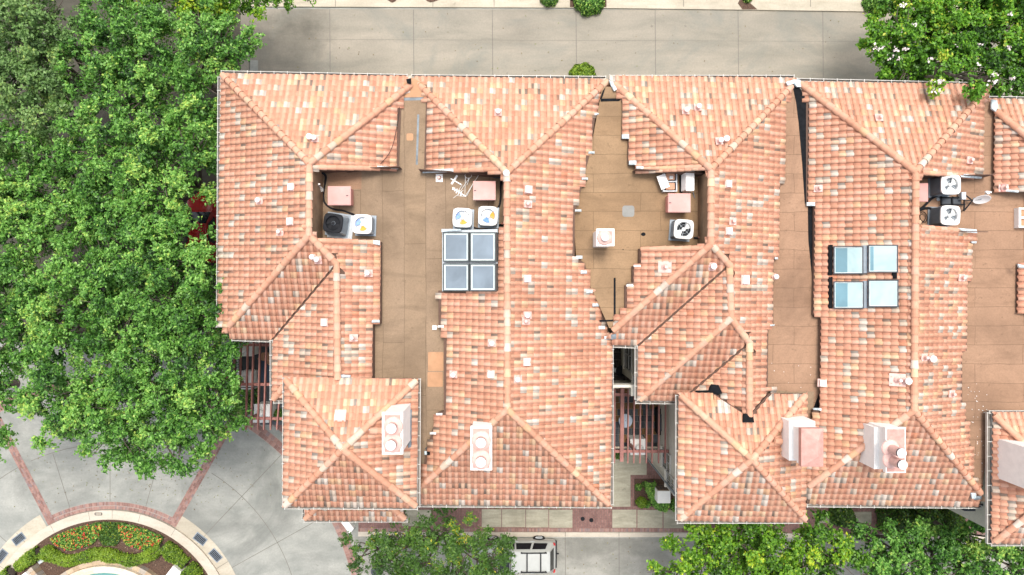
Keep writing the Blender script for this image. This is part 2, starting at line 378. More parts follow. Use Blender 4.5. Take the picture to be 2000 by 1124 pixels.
class Roof:
    def __init__(s): s.bm = bmesh.new(); s.lt = s.bm.faces.layers.float.new('tile'); s.lp = s.bm.faces.layers.float.new('pan'); s.deck = MB()
    def slope(s, plane, outline, thick=.14):
        """outline: list of (px, py[, flag]) ; flag on the edge that starts at the vertex: h = hip or ridge (cut), v = valley (runs under)"""
        pts = [plane.px(q[0], q[1]) for q in outline]; fl = [q[2] if len(q) > 2 else '' for q in outline]; n = len(pts)
        xs = np.array([p.x for p in pts]); ys = np.array([p.y for p in pts])
        d, r = plane.d, plane.r
        A = xs*d.x+ys*d.y; B = xs*r.x+ys*r.y
        a_off = A.max()-math.floor((A.max()-A.min())/TE)*TE+random.uniform(-.02, .02)
        j0, j1 = -3, int((A.max()-A.min())/TE)+3; i0, i1 = int((B.min())/TW)-2, int(B.max()/TW)+2
        aa = A.min()+((A.max()-A.min()) % TE)+np.arange(j0, j1)*TE; bb = np.arange(i0, i1)*TW
        GA, GB = np.meshgrid(aa, bb, indexing='ij')
        ca, cb = GA+TE/2, GB+TW/2
        X = ca*d.x+cb*r.x; Y = ca*d.y+cb*r.y
        poly = [(p.x, p.y) for p in pts]
        ok = inside(poly, X, Y)
        for i in range(n):
            if fl[i] == 'h': ok |= segdist(poly[i], poly[(i+1) % n], X, Y) < .36
            elif fl[i] == 'v': ok |= segdist(poly[i], poly[(i+1) % n], X, Y) < .36
        ok &= (ca <= A.max()+.02)
        new = []
        bm = s.bm
        sel = np.argwhere(ok)
        for ia, ib in sel:
            a0 = GA[ia, ib]; b0 = GB[ia, ib]
            t = random.random()
            if t > .985: t = .5
            lift = random.uniform(0, .006); sh = random.uniform(-.004, .004); ext = random.uniform(-.008, .012); tw = random.uniform(-.006, .006)
            top, low, but = [], [], []
            for q, (u, h) in enumerate(PROF):
                b = b0+u*TW+sh
                a = a0-.02; x = a*d.x+b*r.x; y = a*d.y+b*r.y
                top.append(bm.verts.new((x, y, plane.z(x, y)+h)))
                a = a0+TE+ext; b += tw; x = a*d.x+b*r.x; y = a*d.y+b*r.y; z = plane.z(x, y)+h
                low.append(bm.verts.new((x, y, z+.026+lift)))
                but.append(bm.verts.new((x-d.x*.006, y-d.y*.006, z-.012)))
            for q in range(len(PROF)-1):
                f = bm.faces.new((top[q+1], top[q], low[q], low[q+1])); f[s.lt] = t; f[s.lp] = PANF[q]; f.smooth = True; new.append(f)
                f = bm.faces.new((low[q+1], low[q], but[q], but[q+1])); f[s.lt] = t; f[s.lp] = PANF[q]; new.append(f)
        cx, cy = sum(xs)/n, sum(ys)/n
        for i in range(n):
            if fl[i] not in ('h', 'v'): continue
            p, q = Vector(poly[i]), Vector(poly[(i+1) % n]); e = q-p; Ln = e.length; e.normalize()
            no = Vector((e.y, -e.x))
            # outward side: test a point just off the middle
            mid = (p+q)/2
            if inside(poly, np.array([(mid+no*.05).x]), np.array([(mid+no*.05).y]))[0]: no = -no
            if fl[i] == 'v': p = p-no*.05
            sub = []
            new = [f for f in new if f.is_valid]
            for f in new:
                c = f.calc_center_median(); w_ = Vector((c.x, c.y))-p
                ex, ey = (.45, 1.0) if fl[i] == 'h' else (.04, .6)
                if -ex < w_.dot(e) < Ln+ex and abs(w_.dot(no)) < ey: sub.append(f)
            geom = set(sub)
            for f in sub: geom.update(f.verts); geom.update(f.edges)
            keep = set(new)-set(sub)
            res = bmesh.ops.bisect_plane(bm, geom=list(geom), plane_co=(p.x, p.y, 0), plane_no=(no.x, no.y, 0), clear_outer=True)
            new = list(keep)+[g_ for g_ in res['geom'] if isinstance(g_, bmesh.types.BMFace)]
        # deck under the tiles
        dk = [(p.x, p.y, p.z-.03) for p in pts]
        area = sum(dk[i][0]*dk[(i+1) % n][1]-dk[(i+1) % n][0]*dk[i][1] for i in range(n))
        if area < 0: dk = dk[::-1]
        s.deck.face(dk)
        lo = [(x, y, z-thick) for x, y, z in dk]
        s.deck.face(lo[::-1])
        for i in range(n): k = (i+1) % n; s.deck.face([lo[i], lo[k], dk[k], dk[i]])
    def build(s, name, parent):
        me = bpy.data.meshes.new(name)
        off = parent.location
        bmesh.ops.translate(s.bm, verts=s.bm.verts, vec=-off)
        s.bm.to_mesh(me); s.bm.free(); me.materials.append(M['tile'])
        o = bpy.data.objects.new(name, me); COL.objects.link(o); o.parent = parent
        s.deck.build('roof_deck', M['deck'], o)
        return o
def caps(parent, path, r=.155, ends=True, name='ridge_tiles'):
    """row of half round cap tiles along a 3d polyline (world)"""
    mb = MB(); L = .37
    for a, b in zip(path[:-1], path[1:]):
        a, b = Vector(a), Vector(b); d = b-a; n = max(1, round(d.length/L)); st = d/n; d.normalize()
        side = d.cross(Vector((0, 0, 1))).normalized(); up = side.cross(d)
        for i in range(n):
            t = random.random()
            if t > .985: t = .4
            if t > .80 and random.random() < .4: t *= .8
            p = a+st*i; q = a+st*(i+1)+d*.035
            lat = random.uniform(-.008, .008)
            ringA, ringB, ringC = [], [], []
            for k in range(9):
                an = math.pi*k/8
                o = side*math.cos(an); v = up*math.sin(an)
                ringA.append(p+o*(r*.88+lat)+v*r*.84); ringB.append(q+o*(r*1.08+lat)+v*(r*1.10)); ringC.append(q+o*(r*.86+lat)+v*(r*.80)-d*.02)
            for k in range(8):
                mb.face([ringA[k], ringA[k+1], ringB[k+1], ringB[k]][::-1], 0, t+.001, 0)
                mb.face([ringB[k], ringB[k+1], ringC[k+1], ringC[k]][::-1], 0, t+.001, 1)
            if i == n-1 and ends: mb.face(ringB, 0, t+.001, 0)
            if i == 0 and ends: mb.face(ringA[::-1], 0, t+.001, 0)
    return mb.build(name, M['tile'], parent, smooth=False)
def gutter(parent, a, b, out, z=None, nb=None, wd=.10):
    """box gutter from a to b (world points at the eave), out = outward plan vector"""
    mb = MB(); a, b = Vector(a), Vector(b); o = Vector((out[0], out[1], 0)).normalized(); d = (b-a).normalized()
    dn = Vector((0, 0, -.12))
    def strip(p0, p1, q0, q1, m): mb.face([p0, p1, q1, q0], m)
    def slab(u0, u1, z0, z1, m):
        vs = [q+o*u+Vector((0, 0, zz)) for q in (a, b) for u, zz in ((u0, z0), (u1, z0), (u1, z1), (u0, z1))]
        mb.idx(vs, [(0, 1, 2, 3), (7, 6, 5, 4), (0, 4, 5, 1), (1, 5, 6, 2), (2, 6, 7, 3), (3, 7, 4, 0)], m)
    slab(-.02, 0, -.12, .0, 0); slab(0, wd, -.12, -.10, 1); slab(wd, wd+.025, -.12, .01, 0)
    L = (b-a).length; n = max(2, int(L/.62))
    for i in range(n+1):
        p = a+d*(L*i/n); p = p+d*(.02 if i == 0 else -.02 if i == n else 0)
        mb.bar(p+Vector((0, 0, .018)), p+o*(wd+.045)+Vector((0, 0, .018)), .03, .012, 0)
    return mb.build('gutter', [M['gutter'], M['gutterdark']], parent)
def sheet(mb, pts, z, m=0, t=0.0):
    q = [P(x, y, z) for x, y in pts]
    n = len(q); a = sum(q[i].x*q[(i+1) % n].y-q[(i+1) % n].x*q[i].y for i in range(n))
    mb.face(q if a > 0 else q[::-1], m, t)
def patch(name, parent, pts, z, m, label=None, th=.006):
    mb = MB(); mb.prism([tuple(P(x, y, z+th).xy) for x, y in pts], z, z+th)
    o = mb.build(name, m, parent); 
    if label: o['label'] = label
    return o
def rect(x0, y0, x1, y1): return [(x0, y0), (x1, y0), (x1, y1), (x0, y1)]
def blob(cx, cy, rx, ry, n=14, j=.18): return [(cx+rx*math.cos(2*math.pi*i/n)*random.uniform(1-j, 1+j), cy+ry*math.sin(2*math.pi*i/n)*random.uniform(1-j, 1+j)) for i in range(n)]
def wallbox(mb, x0, y0, x1, y1, z1, zr=10.0, z0=0.0, m=0):
    """plan box whose outline in the photo, at height zr, is the given pixel rectangle"""
    a = P(x0, y0, zr); b = P(x1, y1, zr); mb.box(a.x, a.y, z0, b.x, b.y, z1, m)
def window(parent, x, y, z, wd, ht, face, frame_m='gutter'):
    """window on a wall face; (x, y) on the wall plane, face = outward direction letter"""
    o = {'N': (0, 1), 'S': (0, -1), 'E': (1, 0), 'W': (-1, 0)}[face]; t = (o[1], -o[0])
    def bx(mb, u0, u1, d0, d1, z0, z1, m=0):
        mb.box(x+t[0]*u0+o[0]*d0, y+t[1]*u0+o[1]*d0, z0, x+t[0]*u1+o[0]*d1, y+t[1]*u1+o[1]*d1, z1, m)
    f = MB(); e = .07
    bx(f, -wd/2-e, -wd/2, .003, .07, z-e, z+ht+e); bx(f, wd/2, wd/2+e, .003, .07, z-e, z+ht+e)
    bx(f, -wd/2, wd/2, .003, .07, z-e, z); bx(f, -wd/2, wd/2, .003, .07, z+ht, z+ht+e)
    bx(f, -.02, .02, .003, .05, z, z+ht); bx(f, -wd/2, -.02, .003, .05, z+ht*.55, z+ht*.55+.04); bx(f, .02, wd/2, .003, .05, z+ht*.55, z+ht*.55+.04)
    fo = f.build('window', M[frame_m], parent)
    p = MB(); bx(p, -wd/2, wd/2, .004, .02, z, z+ht); p.build('pane', M['glassdark'], fo)
    s = MB(); bx(s, -wd/2-.12, wd/2+.12, .003, .14, z-e-.09, z-e-.003); s.build('sill', M['stucco'], fo)
# ---------------------------------------------------------------- ground, alley, streets, circle
def struct(mb, name, mats):
    return tag(mb.build(name, mats), kind='structure')
GC = P(215, 1241); RP = H/F          # centre of the circular court, metres per pixel on the ground
def arc(r, a0, a1, n=40):
    return [(GC.x+r*RP*math.sin(R(a0+(a1-a0)*i/n)), GC.y+r*RP*math.cos(R(a0+(a1-a0)*i/n))) for i in range(n+1)]
def ring(mb, r0, r1, a0, a1, z, m=0, n=60):
    o, i = arc(r1, a0, a1, n), arc(r0, a0, a1, n)
    for k in range(n): mb.face([(*i[k], z), (*o[k], z), (*o[k+1], z), (*i[k+1], z)][::-1], m)
def ringwall(mb, r0, r1, a0, a1, z0, z1, m=0, n=60, per=False):
    o, i = arc(r1, a0, a1, n), arc(r0, a0, a1, n)
    for k in range(n):
        t = random.random() if per else 0.0
        mb.face([(*i[k], z1), (*o[k], z1), (*o[k+1], z1), (*i[k+1], z1)][::-1], m, t)
        mb.face([(*o[k], z0), (*o[k], z1), (*o[k+1], z1), (*o[k+1], z0)], m, t)
        mb.face([(*i[k], z0), (*i[k+1], z0), (*i[k+1], z1), (*i[k], z1)], m, t)
def ringbricks(mb, r0, r1, a0, a1, z, rows, wd=.105, gap=.008, z0=0.0):
    for q in range(rows):
        ra = r0+(r1-r0)*q/rows; rb = r0+(r1-r0)*(q+1)/rows
        n = max(3, int(abs(R(a1-a0))*(ra+rb)/2*RP/wd))
        off = random.random()/n*(a1-a0)
        for k in range(n):
            b0 = a0+(a1-a0)*k/n; b1 = a0+(a1-a0)*(k+1)/n
            ga = math.degrees(gap/(ra*RP))/2; gr = gap/RP/2
            pts = []
            for r, a in ((ra+gr, b0+ga), (rb-gr, b0+ga), (rb-gr, b1-ga), (ra+gr, b1-ga)):
                pts.append((GC.x+r*RP*math.sin(R(a)), GC.y+r*RP*math.cos(R(a)), z))
            mb.face(pts[::-1], 0, random.random()*.98+.01)
def radialbricks(mb, r0, r1, a, wpx, z, cols, ln=.22):
    d = (math.sin(R(a)), math.cos(R(a))); s = (d[1], -d[0])
    L = (r1-r0)*RP; W = wpx*RP; n = int(L/ln)
    for c in range(cols):
        for k in range(-1, n+1):
            l0 = r0*RP+max(0, min(L, (k+.5*(c % 2))*ln)); l1 = r0*RP+max(0, min(L, (k+1+.5*(c % 2))*ln-.008))
            if l1-l0 < .03: continue
            w0 = -W/2+W*c/cols; w1 = -W/2+W*(c+1)/cols-.008
            mb.face([(GC.x+d[0]*l+s[0]*w_, GC.y+d[1]*l+s[1]*w_, z) for l, w_ in ((l0, w0), (l0, w1), (l1, w1), (l1, w0))], 0, random.random()*.98+.01)

m = MB(); m.face([(-400, -400, -.03), (400, -400, -.03), (400, 400, -.03), (-400, 400, -.03)]); struct(m, 'ground', M['earth'])
m = MB()
sheet(m, rect(-1200, -250, 3200, 1700), 0)
def line(mb, a, b, wpx, z, mi=1):
    p, q = P(*a, z), P(*b, z); d = (q-p).normalized(); s = Vector((-d.y, d.x, 0))*wpx*RP/2
    mb.face([p-s, q-s, q+s, p+s], mi)
for a in (-44, -27.5+.9, 0, 16, 33, 44, 62, 76): pass
for a in (-64, -48, -17.5, 0.0, 15.5, 43.5, 61): 
    r1 = 372 if a in (-17.5, 0.0, 15.5) else 484
    d = (math.sin(R(a)), math.cos(R(a)))
    line(m, (215+d[0]*272, 1241-d[1]*272) if a not in (-17.5, 0.0, 15.5) else (215+d[0]*261, 1241-d[1]*261), (215+d[0]*r1, 1241-d[1]*r1), 1.1, .004)
for a0, a1 in ((-80, -28.5), (-24.5, 27), (32, 88)):
    for k in range(24):
        b0, b1 = a0+(a1-a0)*k/24, a0+(a1-a0)*(k+1)/24
        ring(m, 373, 374.1, b0, b1, .004, 1, 1)
struct(m, 'plaza', [M['plaza'], M['joint']])
m = MB(); sheet(m, [(-900, -250), (465, -250), (470, 20), (470, 230), (445, 640), (380, 650), (300, 672), (180, 680), (60, 668), (-900, 640)], .005); struct(m, 'tree_shade_sheet', M['tree_shade_sheet'])  # added dark sheet, painted shade on the ground below the left trees
m = MB(); sheet(m, [(470, 18), (1250, 19), (2400, 28), (2400, 230), (470, 230)], .006)
for x in (487, 644, 807.5, 961.5, 1125, 1279.5, 1441.5, 1607, 1772, 1930): line(m, (x, 19), (x+1.5, 229), 1.2, .010)
line(m, (470, 77), (2400, 84), .5, .010)
sheet(m, rect(487, 118, 504, 160), .010, 2)
struct(m, 'alley', [M['alley'], M['joint'], M['plaza']])
m = MB()
pts = [(470, 14), (1120, 16)]
for x0, x1 in ((560, 762), (762, 808)): pass
ms_ = [P(x, y, 0) for x, y in [(440, 14), (1114, 16.5), (1250, 18), (1450, 20.5), (1735, 24.5), (2400, 30), (2400, -240), (440, -240)]]
m.prism([(q.x, q.y) for q in ms_], 0, .09, 0)
for x in (655, 845.5, 965, 1335, 1583): line(m, (x, -60), (x, 13.5), 1.2, .094)
struct(m, 'driveway_aprons', [M['apron'], M['joint']])
for pts in (blob(766, -4, 10.5, 11), blob(845, -8, 18, 15)[:], rect(1113, -20, 1184, 15.5), [(1449, 20), (1478, 20), (1462, 6), (1458, -10), (1448, -6), (1440, 8)], [(1688, -40), (1738, -40), (1742, 22), (1690, 22), (1684, 10)]):
    m = MB(); m.prism([tuple(P(x, y, 0).xy) for x, y in pts], .05, .105); struct(m, 'planting_bed', M['mulch'])
# street, brick walk and kerb along the south
m = MB(); sheet(m, [(683, 1049), (2400, 1058), (2400, 1330), (720, 1330), (706, 1180), (695, 1100)], .008)
for x in (1104, 1209, 1330, 1450): line(m, (x, 1050), (x+1, 1330), 1.1, .012)
struct(m, 'street', [M['street'], M['joint']])
m = MB(); m.prism([tuple(P(x, y, 0).xy) for x, y in [(700, 1038.5), (1330, 1040), (2400, 1048), (2400, 1057), (1330, 1049), (700, 1047.5)]], 0, .06)
for x in (1104, 1209, 985): line(m, (x, 1039.5), (x, 1048.5), 1.1, .064)
struct(m, 'kerb', [M['kerb'], M['joint']])
m = MB(); sheet(m, [(700, 940), (2400, 960), (2400, 1048), (1330, 1040), (700, 1038.5)], .06); struct(m, 'brick_walk', M['brick'])
m = MB()
for x0, x1, y0, y1 in ((785, 842, 996, 1028), (941, 979, 995, 1030), (980.5, 1026, 995, 1030), (1027.5, 1071, 995.5, 1030.5), (1072.5, 1118, 996, 1031), (1196, 1243, 996, 1031), (1245, 1294, 996.5, 1031.5), (1296, 1345, 997, 1032), (1600, 1650, 1000, 1022), (1652, 1702, 1000, 1022)):
    m.prism([tuple(P(x, y, .06).xy) for x, y in rect(x0, y0, x1, y1)], .05, .068)
struct(m, 'pavement_panels', M['panel'])
m = MB(); sheet(m, [(700, 1032.2), (1330, 1033), (1330, 1039.4), (700, 1038)], .064, 1)
x = 700.
while x < 1330:
    sheet(m, rect(x, 1032.5, x+3.1, 1039), .068, 0, random.random()*.98+.01); x += 3.4
struct(m, 'brick_edging', [M['ringbrick'], M['mortar']])
# circle: rings of brick, kerb, beds
m = MB()
ring(m, 245, 261, -29.2, 30.4, .006, 1); ringbricks(m, 246, 252.5, -29, 30.2, .010, 1, .105); ringbricks(m, 253.5, 260.5, -27.5, 28.6, .010, 1, .105)
ring(m, 485, 505, -40, 95, .005, 1); ringbricks(m, 486, 504, -40, 95, .009, 2, .2)
ring(m, 518, 531, 20, 50, .005, 1); ringbricks(m, 519, 530, 20, 50, .009, 1, .2)
for a, r0, r1 in ((-27.5, 246, 492), (29.6, 246, 490)):
    radialbricks(m, r0, r1, a, 15.5, .014, 4)
d = Vector((-.62, -1)); 
struct(m, 'brick_bands', [M['ringbrick'], M['mortar']])
m = MB(); 
for a0, a1 in ((-100, -30.2), (31.2, 100)): ring(m, 243, 272, a0, a1, .008, 0)
for a in (-42.5, -58, 43.6, 58): 
    d = (math.sin(R(a)), math.cos(R(a))); line(m, (215+d[0]*245, 1241-d[1]*245), (215+d[0]*271, 1241-d[1]*271), .9, .012)
struct(m, 'kerb_apron', [M['apron'], M['joint']])
m = MB(); ringwall(m, 227, 245, -180, 180, 0, .12, 0, 120); ring(m, 244.6, 246, -29, 30, .016, 1)
for a in (-28.5, -10, 1, 14, 31.5): 
    d = (math.sin(R(a)), math.cos(R(a))); line(m, (215+d[0]*228, 1241-d[1]*228), (215+d[0]*244, 1241-d[1]*244), .7, .124)
struct(m, 'circle_kerb', [M['kerb'], M['joint']])
m = MB(); m.prism(arc(227.5, 0, 360, 90)[:-1], 0, .07); struct(m, 'mulch_bed', M['mulch'])
m = MB()
for cx, cy, n in ((163, 1034, 160), (266, 1040, 150), (60, 1098, 220), (130, 1072, 240), (300, 1085, 260), (380, 1095, 160), (220, 1062, 160)):
    for _ in range(n):
        q = P(cx+random.gauss(0, 28), cy+random.gauss(0, 10), .075); r2 = (q-GC).length
        if r2 > 226*RP or r2 < 160*RP: continue
        a = random.random()*6.28; l = random.uniform(.03, .09); e = Vector((math.cos(a), math.sin(a), random.uniform(-.2, .3)))*l; s_ = Vector((-e.y, e.x, 0))*.35
        m.face([q-s_, q+e-s_*.3, q+e+s_*.6, q+s_+Vector((0, 0, .015))], 0, random.random())
tag(m.build('mulch_chips', attr_mat('bark_chip', [(0, (.05, .03, .02)), (.6, (.13, .08, .055)), (1, (.36, .27, .20))])), kind='stuff')
# drains
def drain(px, py, a, label):
    t = thing('storm_drain', P(px, py, .012), label, 'drain', 'storm drains around the circle', R(a))
    m = MB(); L_, W_ = .80, .50
    for x0, y0, x1, y1 in ((-L_/2, -W_/2, L_/2, -W_/2+.05), (-L_/2, W_/2-.05, L_/2, W_/2), (-L_/2, -W_/2+.05, -L_/2+.05, W_/2-.05), (L_/2-.05, -W_/2+.05, L_/2, W_/2-.05)): m.box(x0, y0, 0, x1, y1, .02)
    m.build('frame', M['midgrey'], t, local=True)
    m = MB(); m.box(-L_/2+.05, -W_/2+.05, -.004, L_/2-.05, W_/2-.05, .002); m.build('pit', M['black'], t, local=True)
    m = MB()
    for i in range(8): x = -L_/2+.10+i*(L_-.2)/7; m.box(x-.011, -W_/2+.05, .004, x+.011, W_/2-.05, .018)
    m.build('bars', M['midgrey'], t, local=True)
drain(37, 1053, 37, 'grey iron storm drain on the left of the circle kerb, beside the brick band')
drain(3, 1086, 52, 'grey iron storm drain at the left edge of the photo, cut by the frame')
drain(391, 1053, -37, 'grey iron storm drain right of the circle, the upper of two')
drain(421, 1085, -47, 'grey iron storm drain right of the circle, the lower of two')
def drainhole(px, py, label):
    m = MB(); q = P(px, py, .07); m.lathe((q.x, q.y, .06), [(.13, 0), (.13, .014), (.10, .016), (.10, .008), (.001, .008)], 18, 0)
    for k in (-.05, 0, .05): m.box(q.x-.11, q.y+k-.009, .068, q.x+.11, q.y+k+.009, .077)
    tag(m.build('drain_cover', M['black']), label, 'drain', 'round covers in the brick walk')
drainhole(1138, 1014, 'round black drain cover in the brick walk, the left of two')
drainhole(1155, 1016.5, 'round black drain cover in the brick walk, the right of two')
m = MB(); a = P(190, 1005, .125); m.prism([(a.x+x, a.y+y) for x, y in rrect(-.16, -.06, .30, .10, .04)], .122, .128, 0); m.prism([(a.x+x, a.y+y) for x, y in rrect(-.12, -.02, .26, .06, .03)], .128, .131, 1)
tag(m.build('utility_plate', [M['black'], M['kerb']]), 'small dark outlined plate set in the top of the circle kerb', 'plate')
# fountain
t = thing('fountain', (GC.x, GC.y, 0), 'round fountain pool with pale stone coping in the middle of the circle', 'fountain')
m = MB(); m.prism(arc(131, 0, 360, 72)[:-1], .05, .50); m.build('pool_water', M['water'], t)
m = MB(); ringwall(m, 130, 136, -180, 180, 0.06, .60, 0, 40, True); ringwall(m, 136, 143, -180, 180, 0.06, .66, 0, 44, True); m.build('coping', M['stone'], t)
m = MB(); ringwall(m, 143.2, 152, -180, 180, .06, .42, 0, 70, True); m.build('stone_ring', M['fieldstone'], t)
for px, py, a, lb in ((72, 1128, 38, 'stepped stone pedestal left of the fountain pool'), (352, 1122, -38, 'stepped stone pedestal right of the fountain pool')):
    t = thing('pedestal', P(px, py, .07), lb, 'pedestal', 'stone pedestals by the fountain', R(a))
    m = MB(); m.box(-.55, -.55, 0, .25, .6, .75); m.build('block', M['whitestucco'], t, local=True)
    m = MB()
    for i in range(5):
        y0 = -.55+i*.24; m.box(.26, y0, 0, .55, y0+.23, .55, 0, random.random()*.9+.05)
    m.build('stone_side', M['fieldstone'], t, local=True)
m = MB(); q = P(81, 1095, .09); m.prism([(q.x+rot2(v, R(35)).x, q.y+rot2(v, R(35)).y) for v in rrect(-.2, -.13, .2, .13, .03)], .075, .16); tag(m.build('utility_box', M['lightgrey']), 'small pale grey lid in the mulch left of the long hedge', 'utility box')
m = MB(); q = P(95, 1088, .09); m.lathe((q.x, q.y, .07), [(.11, 0), (.11, .05), (.06, .09), (.001, .10)], 14); tag(m.build('spotlight', M['lightgrey']), 'small pale round fitting in the mulch beside the lid', 'garden light')

# ---------------------------------------------------------------- foliage
def orient(n, up=.35, seed=None):
    v = RNG.normal(size=(n, 3)); v[:, 2] = np.abs(v[:, 2])+up; v /= np.linalg.norm(v, axis=1)[:, None]; return v
def leaves_mesh(name, C, Nn, size, tv, mats, parent=None, aspect=.5, fold=.25):
    """diamond leaves at C with normals Nn"""
    n = len(C); a = RNG.normal(size=(n, 3)); u = a-(a*Nn).sum(1)[:, None]*Nn; u /= np.linalg.norm(u, axis=1)[:, None]+1e-9
    w_ = np.cross(Nn, u); s = size[:, None]
    V = np.empty((n, 4, 3)); V[:, 0] = C-u*s; V[:, 1] = C+w_*s*aspect+Nn*s*fold*aspect; V[:, 2] = C+u*s; V[:, 3] = C-w_*s*aspect+Nn*s*fold*aspect
    V = V.reshape(-1, 3)
    if parent is not None:
        r = parent
        off = np.zeros(3)
        while r is not None: off += np.array(r.location); r = r.parent
        V = V-off
    me = bpy.data.meshes.new(name); me.vertices.add(4*n); me.loops.add(4*n); me.polygons.add(n)
    me.vertices.foreach_set('co', V.astype(np.float32).ravel()); me.loops.foreach_set('vertex_index', np.arange(4*n, dtype=np.int32))
    me.polygons.foreach_set('loop_start', np.arange(0, 4*n, 4, dtype=np.int32)); me.polygons.foreach_set('loop_total', np.full(n, 4, dtype=np.int32))
    me.update(calc_edges=True)
    at = me.attributes.new('tile', 'FLOAT', 'FACE'); at.data.foreach_set('value', np.clip(tv, 0.001, .999).astype(np.float32))
    for q in (mats if isinstance(mats, list) else [mats]): me.materials.append(q)
    o = bpy.data.objects.new(name, me); COL.objects.link(o)
    if parent is not None: o.parent = parent
    return o
def crown_points(lobes, dens=1.0, per=300, cr=(.32, .62), spread=1.0, droop=0.0):
    """lobes: (x, y, z, r) -> leaf centres, normals, tone. Each lobe carries separate leafy tufts with gaps, over a thin inner layer."""
    CC, NN, TT = [], [], []
    for x, y, z, r in lobes:
        o = np.array([x, y, z]); fl = np.array([1, 1, .95])
        acc = []; lt = RNG.normal(0, .07)
        for _ in range(int(90*r*r)):
            d = RNG.normal(size=3); d /= np.linalg.norm(d)
            if d[2] < -.3: d[2] *= -1
            c = o+d*r*RNG.uniform(.45, 1.12)*fl; sr = RNG.uniform(*cr)*min(1, .45+r*.35)
            if any(np.linalg.norm((c-np.array([X, Y, Z]))/fl) < RR*.60 for X, Y, Z, RR in lobes if (X, Y, Z) != (x, y, z)): continue
            if all(np.linalg.norm(c-c2) > .84*(sr+s2) for c2, s2, _d in acc): acc.append((c, sr, d))
            if len(acc) > 26*r*r: break
        for c, sr, d in acc:
            m_ = int(per*dens*sr*sr/.25*RNG.uniform(.75, 1.25))
            ax = d*np.array([1, 1, .45])+np.array([0, 0, .12]); ax /= np.linalg.norm(ax)
            # twigs: leaves gather along short rays leaving the tuft's root
            nt_ = max(5, m_//13); tw = RNG.normal(size=(nt_, 3))+ax*.9+np.array([0, 0, .35]); tw /= np.linalg.norm(tw, axis=1)[:, None]
            k = RNG.integers(0, nt_, m_); u = RNG.uniform(.25, 1, m_)**.7
            st = tw[k]*(u*sr*RNG.uniform(.6, 1.4, nt_)[k])[:, None]*np.array([1, 1, .7])+RNG.normal(size=(m_, 3))*.05
            st += ax*(u*sr*.25*spread)[:, None]; st[:, 2] -= droop*np.hypot(st[:, 0], st[:, 1])**2/sr
            CC.append(c+st)
            nn = RNG.normal(size=(m_, 3))*.55+np.array([0, 0, .8])+tw[k]*.35; nn /= np.linalg.norm(nn, axis=1)[:, None]; NN.append(nn)
            tone = RNG.normal(.46, .14)+lt
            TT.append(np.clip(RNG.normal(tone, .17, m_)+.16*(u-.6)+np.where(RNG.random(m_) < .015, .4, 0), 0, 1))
        m_ = int(200*dens*r*r); d = RNG.normal(size=(m_, 3)); d /= np.linalg.norm(d, axis=1)[:, None]
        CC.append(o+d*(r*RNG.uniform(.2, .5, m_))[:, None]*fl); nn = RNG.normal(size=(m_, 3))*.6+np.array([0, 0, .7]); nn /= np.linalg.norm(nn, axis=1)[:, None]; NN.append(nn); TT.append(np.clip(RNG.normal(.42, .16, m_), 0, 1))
    return np.concatenate(CC), np.concatenate(NN), np.concatenate(TT)
def tree(name, lobes, base, label, mat, size=(.055, .105), dens=1.0, per=270, cr=(.42, .85), cat='tree', group=None, droop=0.0, aspect=.5, trunk_r=.22, flowers=None, shift=(0, 0)):
    """lobes given as (px, py, z, radius in metres); base = ground pixel of the trunk"""
    W = [(*P(a, b, z).xy, z, r) for a, b, z, r in lobes]
    b = P(*base, 0)
    b.x += shift[0]; b.y += shift[1]
    t = thing(name, (b.x, b.y, 0), label, cat, group)
    C, N_, T = crown_points(W, dens, per, cr, droop=droop)
    sz = RNG.uniform(*size, len(C))
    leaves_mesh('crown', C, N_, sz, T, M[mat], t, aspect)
    m = MB(); zc = min(q[2] for q in W); fork = Vector((b.x, b.y, max(.5, zc*.45)))
    m.tube([(b.x, b.y, 0), (b.x+.04, b.y+.03, .3), fork], [trunk_r*1.5, trunk_r*1.1, trunk_r*.85], 10)
    for x, y, z, r in W:
        tip = Vector((x, y, z+r*.2)); mid = fork.lerp(tip, .5)+Vector((random.uniform(-.3, .3), random.uniform(-.3, .3), .35))
        m.tube([fork, mid, tip], [trunk_r*.55, trunk_r*.35, .04], 7)
        for k in range(7):
            a = random.random()*6.28; e = random.uniform(-.1, .9)
            q = tip+Vector((math.cos(a)*math.cos(e), math.sin(a)*math.cos(e), math.sin(e)*.72))*r*.98
            s0 = mid.lerp(tip, random.uniform(.35, .9)); m2 = s0.lerp(q, .55)+Vector((random.uniform(-.2, .2), random.uniform(-.2, .2), .15))
            m.tube([s0, m2, q], [.05, .03, .009], 5)
    m.build('trunk', M['bark'], t)
    if flowers:
        n = flowers; idx = RNG.choice(len(C), n*4, replace=False); idx = idx[np.argsort(-C[idx, 2])][:n]
        cc, nn = [], []
        for i in idx:
            k = int(RNG.integers(5, 16)); cc.append(C[i]+np.array([0, 0, .18])+RNG.normal(size=(k, 3))*np.array([.09, .06, .04])); nn.append(orient(k))
        cc = np.concatenate(cc); nn = np.concatenate(nn)
        leaves_mesh('blossom', cc, nn, RNG.uniform(.045, .08, len(cc)), RNG.random(len(cc)), M['petal_white'], t, .8)
    return t
